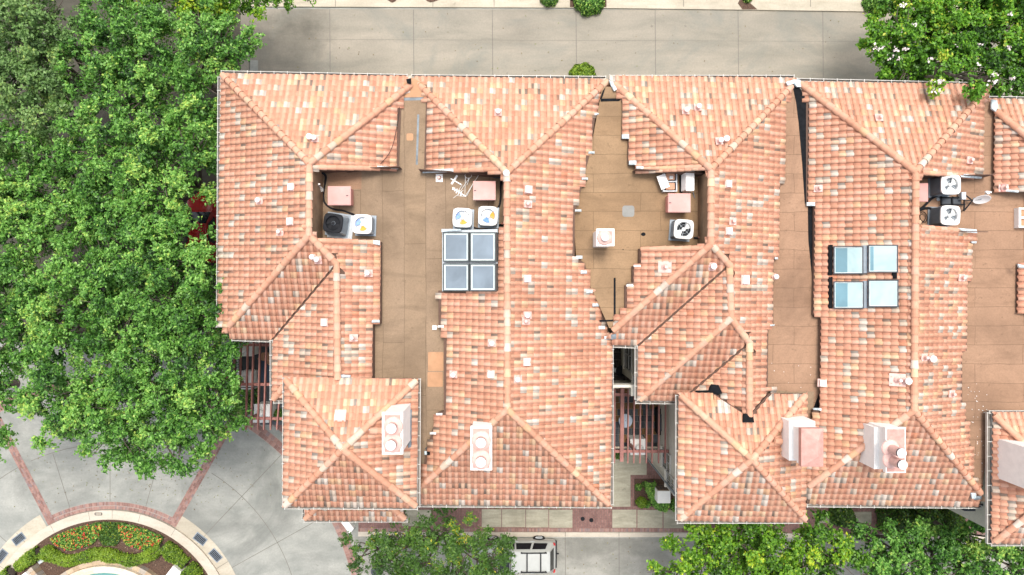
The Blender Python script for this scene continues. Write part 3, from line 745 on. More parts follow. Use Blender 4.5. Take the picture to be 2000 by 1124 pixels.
def shrub(name, px, py, z, r, hgt, label, mat, n=900, size=(.035, .06), cat='shrub', group=None, z0=.07):
    q = P(px, py, z0)
    d = RNG.normal(size=(n, 3)); d[:, 2] = np.abs(d[:, 2]); d /= np.linalg.norm(d, axis=1)[:, None]
    rr = RNG.uniform(.8, 1.04, n)*(1+.10*np.sin(d[:, 0]*7+px)*np.cos(d[:, 1]*6+py))
    C = np.array([q.x, q.y, z0])+d*rr[:, None]*np.array([r, r, hgt])
    N_ = d+RNG.normal(size=(n, 3))*.5; N_ /= np.linalg.norm(N_, axis=1)[:, None]
    o = leaves_mesh(name, C, N_, RNG.uniform(*size, n), RNG.random(n), M[mat], None, .6)
    return tag(o, label, cat, group)
def hedge(path, wd, hgt, label, mat='hedge', n=6000, group=None, z0=.07, bulge=None):
    """clipped hedge following pixels on the ground"""
    Q = [P(x, y, z0) for x, y in path]; seg = [(Q[i], Q[i+1]) for i in range(len(Q)-1)]
    ln = np.array([(b-a).length for a, b in seg]); k = RNG.choice(len(seg), n, p=ln/ln.sum()); t = RNG.random(n)
    A = np.array([tuple(a) for a, b in seg]); B = np.array([tuple(b) for a, b in seg])
    c = A[k]+(B[k]-A[k])*t[:, None]; d = (B-A)/ln[:, None]; s = np.stack([-d[k, 1], d[k, 0], np.zeros(n)], 1)
    an = RNG.uniform(0, math.pi, n); sx = np.sign(np.cos(an))*np.abs(np.cos(an))**.6; sz_ = np.sin(an)**.6
    lump = 1+.09*np.sin(c[:, 0]*5.1)+.09*np.cos(c[:, 1]*6.3+1)
    C = c+s*(sx*wd/2*lump*RNG.uniform(.9, 1.05, n))[:, None]+np.array([0, 0, 1.])*(sz_*hgt*lump*RNG.uniform(.84, 1.06, n))[:, None]
    e = RNG.random(n) < .06
    N_ = s*np.cos(an)[:, None]+np.array([0, 0, 1.])*np.sin(an)[:, None]+RNG.normal(size=(n, 3))*.45; N_ /= np.linalg.norm(N_, axis=1)[:, None]
    T = np.clip(.5+.25*np.sin(c[:, 0]*2.3+c[:, 1]*3)+RNG.normal(0, .2, n), 0, 1)
    k2 = RNG.choice(n, n//9); C2 = C[k2]+N_[k2]*RNG.uniform(.02, .09, len(k2))[:, None]
    n2 = N_[k2]*.4+orient(len(k2), .3)*.6; n2 /= np.linalg.norm(n2, axis=1)[:, None]
    o = leaves_mesh('hedge', np.concatenate([C, C2]), np.concatenate([N_, n2]), np.concatenate([RNG.uniform(.035, .065, n), RNG.uniform(.03, .06, len(k2))]), np.concatenate([T, np.clip(RNG.normal(.7, .2, len(k2)), 0, 1)]), M[mat], None, .6)
    core = MB()
    core.tube([q+Vector((0, 0, hgt*.42)) for q in Q], min(wd, hgt)*.40, 8)
    core.build('branches', M['bark'], o)
    return tag(o, label, 'hedge', group)
# ---------------------------------------------------------------- the row of town houses
ZF = 10.2
def up(v, h=.05): return Vector((v[0], v[1], v[2]+h))
def house(label, px, py): return thing('townhouse', P(px, py, 0), label, 'house', 'terraced houses with clay tile roofs')
def basis(pl): 
    d3 = Vector((pl.d.x, pl.d.y, -pl.sl)).normalized(); r3 = Vector((pl.r.x, pl.r.y, 0)); return d3, r3, r3.cross(d3)*-1
def pipe_vent(par, pl, px, py, cap=True, sq=.165, h=.26, pink='pinkmetal', capr=.11):
    c = pl.px(px, py, .06); d3, r3, n3 = basis(pl)
    if n3.z < 0: n3 = -n3
    m = MB(); k = [c+n3*.03+r3*a*sq+d3*b*sq*1.15 for a, b in ((-1, -1), (1, -1), (1, 1), (-1, 1))]
    m.idx(k+[q-n3*.05 for q in k], [(0, 1, 2, 3), (4, 5, 1, 0), (5, 6, 2, 1), (6, 7, 3, 2), (7, 4, 0, 3)])
    m.lathe(c+Vector((0, 0, .0)), [(.15, .03), (.085, .12), (.07, h), (.001, h)], 14)
    for _ in range(3):
        a = k[0]+(k[1]-k[0])*random.uniform(.1, .8)+(k[3]-k[0])*random.uniform(.1, .8)+n3*.004
        e = r3*random.uniform(.03, .08); f = d3*random.uniform(.03, .08); m.face([a, a+e, a+e*.8+f, a+f*.7], 1)
    o = m.build('vent_pipe', [M['palepink'], M['white']], par)
    if cap:
        m = MB(); m.lathe(c+Vector((0, 0, h)), [(capr*.7, .0), (capr, .01), (capr, .05), (capr*.6, .085), (.001, .095)], 16); m.build('vent_cap', M['white'], o)
def box_vent(par, pl, px, py, s=.145, h=.15):
    c = pl.px(px, py, .05); d3, r3, n3 = basis(pl)
    if n3.z < 0: n3 = -n3
    m = MB(); k = [c+r3*a*s*1.25+d3*b*s*1.3+n3*.03+d3*.05 for a, b in ((-1, -1), (1, -1), (1, 1), (-1, 1))]
    m.idx(k+[q-n3*.06 for q in k], [(0, 1, 2, 3), (4, 5, 1, 0), (5, 6, 2, 1), (6, 7, 3, 2), (7, 4, 0, 3)], 1)
    b = [c+r3*a*s+d3*e*s*.85 for a, e in ((-1, -1), (1, -1), (1, 1), (-1, 1))]
    tp = [q+n3*h for q in b]; m.idx(b+tp, [(0, 1, 5, 4), (1, 2, 6, 5), (2, 3, 7, 6), (3, 0, 4, 7), (4, 5, 6, 7)], 0)
    m.build('box_vent', [M['white'], M['palepink']], par)
def chimney(par, x0, y0, x1, y1, zt, flues=(), zb=9.0, rim=.10, fl_h=.5, cap='dustypink', hip=False, label=None):
    """rendered stack whose top outline in the photo is the pixel rectangle"""
    a, b = P(x0, y0, zt), P(x1, y1, zt); X0, X1 = min(a.x, b.x), max(a.x, b.x); Y0, Y1 = min(a.y, b.y), max(a.y, b.y)
    m = MB(); m.box(X0+.05, Y0+.05, zb, X1-.05, Y1-.05, zt-.22)
    m.box(X0, Y0, zt-.22, X1, Y1, zt)
    ch = m.build('chimney', M['whitestucco'], par)
    if label: ch['label'] = label
    m = MB()
    if hip:
        e = .04; cx, cy = (X0+X1)/2, (Y0+Y1)/2; hl = (Y1-Y0)/2*.45
        q = [Vector(v) for v in ((X0-e, Y0-e, zt+.35), (X1+e, Y0-e, zt+.35), (X1+e, Y1+e, zt+.35), (X0-e, Y1+e, zt+.35))]
        r1, r2 = Vector((cx+.15, cy-hl, zt+.55)), Vector((cx+.15, cy+hl, zt+.55))
        m.face([q[0], q[1], r1]); m.face([q[1], q[2], r2, r1]); m.face([q[2], q[3], r2]); m.face([q[3], q[0], r1, r2])
        m.prism([(v.x, v.y) for v in q], zt+.08, zt+.35, 0, top=False)
        m.box(X0+.12, Y0+.12, zt+.002, X1-.12, Y1-.12, zt+.08)
    else:
        m.box(X0+rim, Y0+rim, zt-.04, X1-rim, Y1-rim, zt+.025)
    cp = m.build('chase_cover', M[cap], ch)
    for fx, fy, r in flues:
        q = P(fx, fy, zt+fl_h); m = MB()
        m.lathe((q.x, q.y, zt+.02), [(r*2.0, 0), (r*1.85, .05), (r*1.05, .14), (r*1.0, fl_h-.12), (r*.8, fl_h-.10), (r*.8, fl_h-.04)], 22, 0, cap=False)
        m.lathe((q.x, q.y, zt+fl_h-.04), [(r*.8, -.05), (r*1.02, 0), (r*1.02, .03), (r*.86, .05), (r*.8, .045), (r*.7, .075), (.001, .085)], 22, 1, cap=False)
        m.lathe((q.x, q.y, zt+fl_h-.05), [(r*1.04, -.06), (r*1.04, .0)], 22, 2, cap=False)
        m.build('flue', [M['palepink'], M['white'], M['darkgrey']], ch)
    return ch
def hatch(par, x0, y0, x1, y1, z=11.0, label=None):
    a, b = P(x0, y0, z), P(x1, y1, z); m = MB()
    m.box(a.x+.06, b.y+.06, ZF-.1, b.x-.06, a.y-.06, z-.13); o = m.build('roof_hatch', M['pinkmetal'], par)
    m = MB(); m.box(a.x, b.y, z-.13, b.x, a.y, z-.015); m.prism(rrect(a.x+.03, b.y+.03, b.x-.03, a.y-.03, .03), z-.015, z); m.build('lid', attr_lid, o)
    m = MB(); hx = b.x-.14 if x0 < 700 else a.x+.1; m.box(hx-.06, (a.y+b.y)/2-.015, z, hx+.03, (a.y+b.y)/2+.015, z+.03); m.build('handle', M['darkgrey'], o)
    if label: o['label'] = label
def lidmat():
    m, t, b, N, L = newmat('faded_hatch_paint'); co = texco(N, L)
    c = ramp(N, L, noise(N, L, co, .9, 4, .6), [(.3, (.55, .24, .21)), (.55, (.52, .29, .26)), (.72, (.46, .36, .33))])
    L.new(c, b.inputs['Base Color']); b.inputs['Roughness'].default_value = .5; return m
attr_lid = lidmat()
def foil(par, pl, pts, lift=.1, m='alum', name='flashing'):
    """crumpled metal laid over tiles"""
    q = [pl.px(x, y, lift+random.uniform(-.02, .03)) for x, y in pts]; c = sum(q, Vector())/len(q)+Vector((0, 0, .05))
    mb = MB(); n = len(q)
    for i in range(n): mb.face([q[i], q[(i+1) % n], c], 0)
    a = sum(q[i].x*q[(i+1) % n].y-q[(i+1) % n].x*q[i].y for i in range(n))
    for i in range(n): lo = [q[i]-Vector((0, 0, .09)), q[(i+1) % n]-Vector((0, 0, .09))]; mb.face([lo[0], lo[1], q[(i+1) % n], q[i]])
    mb.build(name, M[m], par)
def wall_px(mb, x0, y0, x1, y1, z0, z1, wd=.15, zr=None):
    zr = z1 if zr is None else zr
    a, b = P(x0, y0, zr), P(x1, y1, zr); mb.bar((a.x, a.y, (z0+z1)/2), (b.x, b.y, (z0+z1)/2), wd, z1-z0)
def skylight(par, pl, x0, y0, x1, y1, h, pm, light=None, fr='skyframe', split=None):
    d3, r3, n3 = basis(pl)
    if n3.z < 0: n3 = -n3
    c = [pl.px(a, b, h) for a, b in ((x0, y0), (x1, y0), (x1, y1), (x0, y1))]
    def frame(mb, w0, w1, za, zb, m):
        ce = sum(c, Vector())/4
        def ins(wd, z): 
            out = []
            for i in range(4):
                e1 = (c[(i+1) % 4]-c[i]).normalized(); e2 = (c[(i-1) % 4]-c[i]).normalized(); out.append(c[i]+e1*wd+e2*wd+n3*z)
            return out
        A, B, A2, B2 = ins(w0, zb), ins(w1, zb), ins(w0, za), ins(w1, za)
        for i in range(4):
            k = (i+1) % 4; mb.face([A[i], B[i], B[k], A[k]][::1], m); mb.face([A2[i], A[i], A[k], A2[k]], m); mb.face([B[i], B2[i], B2[k], B[k]], m)
        return B
    mb = MB(); w1, w2 = (.055, .115) if fr == 'skyframe' else (.05, .075)
    frame(mb, 0, w1, -.3, .03, 0); B = frame(mb, w1, w2, -.02, .012, 1)
    o = mb.build('skylight', [M[fr], M['skyrim']], par)
    mb = MB(); q = [v-n3*.015 for v in B]; mb.face(q, 0)
    if split is not None:
        a = q[0].lerp(q[1], split); b_ = q[3].lerp(q[2], split); mb = MB(); mb.face([q[0], a, b_, q[3]], 1); mb.face([a, q[1], q[2], b_], 0)
    mb.build('pane', [M[pm], M['paneDd']], o)

# Roof.slope gains a fascia down to the flat roof on edges flagged f
_old = Roof.slope
def slope2(s, plane, outline, thick=.14):
    _old(s, plane, outline, thick); n = len(outline)
    for i in range(n):
        if len(outline[i]) > 2 and outline[i][2] == 'f':
            a, b = plane.px(*outline[i][:2]), plane.px(*outline[(i+1) % n][:2])
            for q in (0,):
                lo = [Vector((v.x, v.y, ZF-.15)) for v in (a, b)]; hi = [Vector((v.x, v.y, v.z-.1)) for v in (a, b)]
                e = (b-a); e.z = 0
                if e.length < .02: continue
                e.normalize(); s.deck.bar((a+b)/2-e*((b-a).length/2)-Vector((0, 0, .14+((a.z-.1)-(ZF-.15))/2-.02)), (a+b)/2+e*((b-a).length/2)-Vector((0, 0, .14+((a.z-.1)-(ZF-.15))/2-.02)), .03, max(.05, (a.z-.1)-(ZF-.15)))
Roof.slope = slope2

# ---- house A (left end)
ZA = 11.85
hA = house('leftmost townhouse of the row, beside the big trees, with a square tower', 620, 500)
W1 = Plane((605, 320, ZA), 'W'); N1 = Plane((605, 320, ZA), 'N'); E1 = Plane((605, 320, ZA), 'E')
S1 = Plane((604, 460, ZA), 'S'); E2 = Plane((604, 460, ZA), 'E')
q = E2.px(658, 516); W2 = Plane((658, 516, q.z), 'W')
r = Roof()
r.slope(W1, [(432, 144, 'h'), (605, 320, 'h'), (604, 460, 'h'), (448, 637), (428, 637), (431, 400)])
r.slope(N1, [(432, 144), (801, 152, 'f'), (803, 166, 'h'), (605, 320, 'h')])
r.slope(E1, [(803, 168, 'h'), (605, 320), (612, 326, 'f'), (778, 330, 'f'), (784, 185)])
r.slope(S1, [(604, 460, 'h'), (658, 516, 'v'), (533, 664), (452, 661), (447, 638, 'h')])
r.slope(W2, [(658, 516, 'h'), (660, 742), (555, 742), (555, 783), (533, 783), (533, 664, 'v')])
r.slope(E2, [(604, 460), (612, 468), (742, 472, 'f'), (742, 631, 'f'), (727, 632, 'f'), (727, 742), (660, 742, 'h'), (658, 516, 'h')])
r.build('tile_roof', hA)
TAs = {k: Plane((670, 877, 12.65), k) for k in 'NSEW'}
r = Roof()
c4 = {'N': [(556, 738), (816, 740, 'h'), (670, 877, 'h')], 'E': [(816, 740), (814, 990, 'h'), (670, 877, 'h')], 'S': [(814, 990), (556, 989, 'h'), (670, 877, 'h')], 'W': [(556, 989), (556, 738, 'h'), (670, 877, 'h')]}
for k in 'NSEW': r.slope(TAs[k], c4[k])
ro = r.build('tower_roof', hA); ro['label'] = 'square hipped tower roof of orange tiles'
SK = Plane((693, 1016, 7.4), 'S')
r = Roof(); r.slope(SK, [(594, 1016), (610, 975), (780, 975), (794, 1016)]); r.build('skirt_roof', hA)
for pl, pts in ((N1, [(435, 147), (605, 320)]), (N1, [(803, 167), (605, 320)]), (W1, [(605, 320), (604, 460)]), (S1, [(448, 637), (604, 460)]), (S1, [(604, 460), (658, 516)]), (W2, [(658, 516), (660, 740)])):
    caps(hA, [up(pl.px(*p)) for p in pts])
for c in ((558, 741), (814, 743), (812, 988), (558, 987)):
    pl = TAs['N'] if c[1] < 800 else TAs['S']; caps(hA, [up(pl.px(*c)), up(pl.px(670, 877))])
caps(hA, [up(W2.px(535, 780)), up(W2.px(556, 755))]); caps(hA, [up(SK.px(597, 1013)), up(SK.px(618, 992))]); caps(hA, [up(SK.px(791, 1013)), up(SK.px(768, 992))])
qa = TAs['N'].px(670, 877); m = MB(); m.box(qa.x-.12, qa.y-.12, qa.z, qa.x+.12, qa.y+.12, qa.z+.14); m.build('finial_base', M['copper'], hA)
gutter(hA, N1.px(431, 143, -.02), N1.px(796, 150.5, -.02), (0, 1)); gutter(hA, W1.px(430, 150, -.02), W1.px(427, 640, -.02), (-1, 0), wd=.10)
gutter(hA, S1.px(452, 661, -.02), S1.px(533, 664, -.02), (0, -1)); gutter(hA, W2.px(532, 665, -.02), W2.px(532, 782, -.02), (-1, 0), wd=.1)
gutter(hA, W2.px(534, 784, -.02), W2.px(556, 784, -.02), (0, -1), wd=.08)
gutter(hA, TAs['E'].px(816, 740, -.02), TAs['E'].px(815, 991, -.02), (1, 0)); gutter(hA, TAs['W'].px(556, 738, -.02), TAs['W'].px(555, 990, -.02), (-1, 0), wd=.07); gutter(hA, TAs['S'].px(555, 989.5, -.02), TAs['S'].px(816, 991, -.02), (0, -1))
gutter(hA, SK.px(593, 1016, -.02), SK.px(796, 1016, -.02), (0, -1)); gutter(hA, SK.px(594, 990, -.02), SK.px(593, 1016, -.02), (-1, 0), wd=.06)
m = MB(); wallbox(m, 450, 168, 833, 648, 9.55); wallbox(m, 552, 640, 834, 760, 9.6); wallbox(m, 576, 752, 797, 972, 11.1, 10.9); wallbox(m, 606, 960, 784, 990, 6.9, 7.4); m.build('wall', M['stucco'], hA)
m = MB(); m.prism([tuple(P(x, y, ZF).xy) for x, y in [(606, 322), (790, 165), (832.6, 165), (832.6, 905), (822, 955), (806, 960), (806, 770), (690, 770), (690, 480), (606, 470)]], 9.7, ZF); m.build('flat_roof', M['flatA'], hA)
m = MB()   # wall of the roof well under the ridge and under the tile ends
p0, p1 = E1.px(606, 322), E1.px(605, 464)
m.bar((p0.x+.06, p0.y, (ZF+ZA-.1)/2), (p1.x+.06, p1.y, (ZF+ZA-.1)/2), .1, ZA-.15-ZF+.1)
for a, b in (((610, 325), (776, 329)), ((610, 469), (740, 473))):
    pa, pb = E1.px(*a), E1.px(*b); dy = .05 if a[1] < 400 else -.05
    m.idx([(pa.x, pa.y+dy, ZF-.05), (pb.x, pb.y+dy, ZF-.05), (pb.x, pb.y+dy, pb.z-.03), (pa.x, pa.y+dy, pa.z-.03), (pa.x, pa.y+dy*3, ZF-.05), (pb.x, pb.y+dy*3, ZF-.05), (pb.x, pb.y+dy*3, pb.z-.03), (pa.x, pa.y+dy*3, pa.z-.03)], [(0, 1, 2, 3), (7, 6, 5, 4), (3, 2, 6, 7), (0, 3, 7, 4), (1, 5, 6, 2)])
m.build('well_wall', M['wellwall'], hA)
caps(hA, [up(E1.px(618, 327), -.02), up(E1.px(740, 329), -.02)], .12, name='edge_tiles'); caps(hA, [up(E2.px(618, 470), -.02), up(E2.px(728, 474), -.02)], .12, name='edge_tiles')
foil(hA, E1, [(738, 325), (778, 327), (778, 331), (738, 329)], .1); foil(hA, E2, [(730, 470), (743, 471), (743, 480), (730, 477)], .12); foil(hA, E2, [(727, 625), (742, 625), (742, 630), (727, 630)]); foil(hA, E2, [(664, 731), (686, 733), (685, 738), (664, 738)], .12)
patch('tar_strip', hA, [(784, 191), (831, 190), (831, 196), (784, 197)], ZF, M['bluegrey']); patch('tar_strip', hA, [(815, 224), (819, 224), (816, 322), (812, 322)], ZF, M['bluegrey'])
patch('tar_strip', hA, [(793, 155), (803, 153), (803, 165), (795, 163)], ZF+.25, M['tar'])
patch('felt_patch', hA, rrect(794, 261, 807, 275, 3), ZF, M['felt_patch']); patch('felt_patch', hA, rrect(836, 688, 866, 725, 2), ZF, M['felt_patch']); patch('felt_patch', hA, rrect(835, 727, 865, 756, 2), ZF, M['felt_patch'])
patch('felt_patch', hA, rect(640, 332, 706, 370), ZF, M['flatB']); patch('felt_patch', hA, [(788, 162), (806, 152), (828, 164), (831, 190), (784, 191)], ZF+.02, M['felt_patch'])
for a in ((617, 272), ): pipe_vent(hA, N1, *a)
pipe_vent(hA, N1, 608, 270, capr=.13, sq=.05)
pipe_vent(hA, W1, 508, 393); box_vent(hA, W1, 571, 366); box_vent(hA, W1, 569, 433); pipe_vent(hA, W1, 548, 454, True, capr=.08)
pipe_vent(hA, S1, 622, 508); pipe_vent(hA, S1, 613, 503, sq=.06); pipe_vent(hA, E2, 720, 534, pink='palepink'); box_vent(hA, W2, 636, 630); pipe_vent(hA, E2, 691, 660, capr=.07); box_vent(hA, TAs['N'], 665, 814, .2)
hatch(hA, 640, 364, 685, 401, label='pink roof hatch in the leftmost roof well')
chimney(hA, 746, 806, 787, 888, 14.0, ((764, 838, .20), (763, 871, .20)), label='white chimney with two flues on the left tower')
pl = TAs['E']; foil(hA, pl, [(800, 800), (805, 800), (804, 872), (798, 874)], .12, 'bluegrey'); foil(hA, TAs['E'], [(718, 838), (735, 836), (747, 842), (735, 846)], .1, 'alum'); 
caps(hA, [up(pl.px(722, 841), .05), up(pl.px(748, 841), .05)], .16)

# ---- house B
hB = house('second townhouse from the left, its dark framed skylight beside one long straight ridge', 1000, 600)
B0 = (990, 338, ZA)
N, W, E = Plane(B0, 'N'), Plane(B0, 'W'), Plane(B0, 'E')
qB = E.px(991, 800); B1 = (991, 800, ZA); S = Plane(B1, 'S'); Wl = Plane(B1, 'W'); El = Plane(B1, 'E')
r = Roof()
r.slope(N, [(808, 152), (1190, 155, 'h'), (990, 338, 'h'), (808, 157)])
r.slope(W, [(812, 165, 'h'), (990, 338), (985, 336, 'f'), (828, 336, 'f'), (832, 188)])
r.slope(E, [(1186, 160, 'h'), (990, 338, 'h'), (991, 800, 'h'), (1192, 986), (1193, 655), (1184, 640, 'f'), (1176, 610, 'f'), (1160, 570, 'f'), (1142, 515, 'f'), (1122, 500, 'f'), (1123, 415, 'f'), (1140, 350, 'f'), (1152, 300, 'f'), (1163, 227, 'f'), (1173, 188)])
r.slope(W, [(991, 455, 'h'), (991, 800, 'h'), (820, 952), (831, 885, 'f'), (843, 846, 'f'), (855, 808, 'f'), (867, 800, 'f'), (867, 641, 'f'), (857, 640, 'f'), (856, 568, 'f'), (969, 566), (969, 455)][::-1] if False else [(969, 455), (969, 566), (856, 568, 'f'), (857, 640, 'f'), (867, 641, 'f'), (867, 805, 'f'), (855, 808, 'f'), (843, 846, 'f'), (831, 885, 'f'), (822, 951, 'h'), (991, 800, 'h'), (990, 455)])
r.slope(S, [(991, 800, 'h'), (819, 955), (818, 985), (1192, 986, 'h')])
r.build('tile_roof', hB)
for pl, pts in ((N, [(810, 157), (990, 338)]), (N, [(1186, 160), (990, 338)]), (E, [(990, 338), (991, 800)]), (S, [(822, 950), (991, 800)]), (S, [(1188, 984), (991, 800)])): caps(hB, [up(pl.px(*p)) for p in pts])
gutter(hB, N.px(803, 151, -.02), N.px(1184, 154, -.02), (0, 1)); gutter(hB, E.px(1193, 655, -.02), E.px(1193, 987, -.02), (1, 0)); gutter(hB, S.px(818, 986, -.02), S.px(1195, 988, -.02), (0, -1))
m = MB(); wallbox(m, 836, 172, 1176, 968, 9.55); m.build('wall', M['stucco'], hB)
m = MB(); m.prism([tuple(P(x, y, ZF).xy) for x, y in [(832.7, 190), (985, 325), (985, 470), (930, 640), (930, 860), (832.7, 952)]], 9.7, ZF); m.build('flat_roof', M['flatA'], hB)
m = MB(); p0, p1 = W.px(986, 340), W.px(987, 452)
m.bar((p0.x, p0.y, (ZF+ZA-.1)/2), (p1.x, p1.y, (ZF+ZA-.1)/2), .1, ZA-.2-ZF+.1)
pa, pb = W.px(830, 335), W.px(982, 335)
m.idx([(pa.x, pa.y+.05, ZF-.05), (pb.x, pb.y+.05, ZF-.05), (pb.x, pb.y+.05, pb.z-.03), (pa.x, pa.y+.05, pa.z-.03), (pa.x, pa.y+.15, ZF-.05), (pb.x, pb.y+.15, ZF-.05), (pb.x, pb.y+.15, pb.z-.03), (pa.x, pa.y+.15, pa.z-.03)], [(0, 1, 2, 3), (7, 6, 5, 4), (3, 2, 6, 7), (0, 3, 7, 4), (1, 5, 6, 2)])
m.build('well_wall', M['wellwall'], hB)
caps(hB, [up(W.px(886, 333), -.02), up(W.px(975, 330), -.02)], .12, name='edge_tiles'); foil(hB, W, [(826, 333), (886, 330), (886, 336), (826, 339)], .1)
for a, b in ((867, 455), (919, 455)):
    skylight(hB, W, a, b, a+50, b+57, .28, 'paneB'); skylight(hB, W, a, b+60.5, a+50, b+114, .28, 'paneB')
m = MB(); q = [W.px(x, y, .08) for x, y in ((864, 451), (972, 448), (972, 568), (864, 569))]; m.face(q[::-1]); m.idx(q+[Vector((v.x, v.y, ZF)) for v in q], [(0, 1, 5, 4), (1, 2, 6, 5), (2, 3, 7, 6), (3, 0, 4, 7)]); m.build('skylight_curb', M['lightgrey'], hB)
foil(hB, W, [(864, 449), (900, 449), (904, 452), (864, 455)], .35)
for x, y in ((1131, 503), (1140, 532), (1151, 570), (1163, 596), (1175, 640), (1186, 660)): foil(hB, E, [(x-6, y-3), (x+6, y-3), (x+6, y+3), (x-6, y+3)], .09)
for x, y in ((1167, 224), (1155, 299), (1142, 350), (1129, 412)): foil(hB, E, [(x-6, y-2), (x+6, y-2), (x+6, y+2), (x-6, y+2)], .09)
for x, y in ((861, 638), (858, 809), (846, 846)): foil(hB, W, [(x-6, y-2), (x+6, y-2), (x+6, y+2), (x-6, y+2)], .09, 'white')
foil(hB, W, [(829, 881), (834, 881), (834, 888), (829, 888)], .1); foil(hB, W, [(834, 882), (840, 882), (840, 888), (834, 888)], .1, 'tar')
pipe_vent(hB, N, 973, 221); box_vent(hB, E, 1030, 371); pipe_vent(hB, E, 1031, 399, False); pipe_vent(hB, E, 1030, 616); pipe_vent(hB, E, 1027, 627, False); box_vent(hB, E, 1028, 545); box_vent(hB, E, 1027, 707); pipe_vent(hB, E, 1011, 740); pipe_vent(hB, W, 961, 670); pipe_vent(hB, W, 886, 731, pink='palepink'); box_vent(hB, W, 961, 731)
q = W.px(989, 340); m = MB(); m.lathe((q.x, q.y, q.z-.2), [(.06, 0), (.06, .35), (.001, .35)], 12); o = m.build('vent_pipe', M['white'], hB); m = MB(); m.lathe((q.x, q.y, q.z+.13), [(.12, 0), (.14, .04), (.14, .12), (.08, .17), (.001, .18)], 18); m.build('vent_cap', M['white'], o)
hatch(hB, 924, 354, 968, 391, label='pink roof hatch with a grey faded middle'); 
q = P(858, 348, ZF+.02); m = MB(); m.box(q.x-.16, q.y-.18, ZF-.01, q.x+.16, q.y+.18, ZF+.02); m.build('vent_plate', M['white'], hB); m = MB(); m.lathe((q.x, q.y, ZF+.02), [(.1, 0), (.07, .05), (.06, .22), (.001, .22)], 14); m.build('vent_pipe', M['palepink'], hB)
chimney(hB, 919, 833, 961, 919, 12.7, ((939, 866, .21), (939, 904, .21)), label='white chimney with two flues rising from the lower hip')
foil(hB, W, [(919, 830), (945, 831), (945, 836), (919, 836)], .5, 'bluegrey')

# ---- house C
hC = house('third townhouse from the left, with zigzag roof and a pink capped chimney', 1420, 560)
C0 = (1388, 331, ZA); N, W, E = Plane(C0, 'N'), Plane(C0, 'W'), Plane(C0, 'E')
C1 = (1388, 478, ZA); S1c, W1c, E1c = Plane(C1, 'S'), Plane(C1, 'W'), Plane(C1, 'E')
q = E1c.px(1424, 518); C2 = (1424, 518, q.z); W2c = Plane(C2, 'W')
q = E1c.px(1427, 622); C3 = (1427, 622, q.z); S2c = Plane(C3, 'S')
q = E1c.px(1463, 670); C4 = (1463, 670, q.z); W3c = Plane(C4, 'W')
TC = {k: Plane((1468, 897, 11.78), k) for k in 'NSEW'}
r = Roof()
r.slope(N, [(1190, 153), (1550, 153), (1547, 167, 'h'), (1388, 331, 'h'), (1198, 163)])
r.slope(W, [(1203, 172, 'h'), (1388, 331), (1380, 333, 'f'), (1243, 334, 'f'), (1242, 322, 'f'), (1228, 321, 'f'), (1228, 273, 'f'), (1214, 272, 'f'), (1216, 202)])
r.slope(E, [(1545, 170, 'h'), (1388, 331, 'h'), (1388, 478, 'h'), (1424, 518, 'h'), (1427, 622, 'h'), (1463, 670, 'h'), (1463, 812, 'v'), (1500, 768, 'f'), (1501, 640, 'f'), (1510, 632, 'f'), (1511, 505, 'f'), (1522, 500, 'f'), (1523, 370, 'f'), (1534, 330, 'f'), (1535, 190)])
r.slope(S1c, [(1388, 478, 'h'), (1424, 518, 'v'), (1246, 675), (1196, 673), (1197, 648, 'h')])
r.slope(W1c, [(1388, 478), (1375, 484), (1250, 486, 'f'), (1250, 520, 'f'), (1236, 521, 'f'), (1236, 557, 'f'), (1221, 558, 'f'), (1221, 622), (1197, 645, 'h')])
r.slope(W2c, [(1424, 518, 'h'), (1427, 622, 'h'), (1246, 782), (1246, 675, 'v')])
r.slope(S2c, [(1427, 622, 'h'), (1463, 670, 'v'), (1338, 775), (1325, 783), (1246, 783, 'h')])
r.slope(W3c, [(1463, 670, 'h'), (1463, 812), (1398, 771), (1338, 775, 'v')])
r.build('tile_roof', hC)
r = Roof()
c4 = {'N': [(1325, 770), (1398, 771, 'v'), (1463, 814, 'v'), (1502, 770), (1573, 770, 'h'), (1468, 897, 'h')], 'E': [(1573, 770), (1573, 1016, 'h'), (1468, 897, 'h')], 'S': [(1573, 1017), (1325, 1017, 'h'), (1468, 897, 'h')], 'W': [(1325, 1017), (1325, 770, 'h'), (1468, 897, 'h')]}
for k in 'NSEW': r.slope(TC[k], c4[k])
r.build('tower_roof', hC)
for pl, pts in ((N, [(1200, 165), (1388, 331)]), (N, [(1545, 170), (1388, 331)]), (E, [(1388, 331), (1388, 478)]), (S1c, [(1197, 646), (1388, 478)]), (S1c, [(1388, 478), (1424, 518)]), (E, [(1424, 518), (1427, 622)]), (S2c, [(1249, 781), (1427, 622)]), (S2c, [(1427, 622), (1463, 670)]), (W3c, [(1463, 670), (1463, 812)])): caps(hC, [up(pl.px(*p)) for p in pts])
for c in ((1328, 772), (1572, 772), (1572, 1014), (1328, 1014)):
    pl = TC['N'] if c[1] < 800 else TC['S']; caps(hC, [up(pl.px(*c)), up(pl.px(1468, 897))])
gutter(hC, N.px(1190, 152, -.02), N.px(1552, 152, -.02), (0, 1)); gutter(hC, S1c.px(1197, 674, -.02), S1c.px(1246, 676, -.02), (0, -1)); gutter(hC, W2c.px(1245, 676, -.02), W2c.px(1245, 781, -.02), (-1, 0)); gutter(hC, S2c.px(1241, 784, -.02), S2c.px(1327, 785, -.02), (0, -1))
gutter(hC, TC['W'].px(1325, 772, -.02), TC['W'].px(1325, 1018, -.02), (-1, 0)); gutter(hC, TC['S'].px(1322, 1018, -.02), TC['S'].px(1568, 1018, -.02), (0, -1))
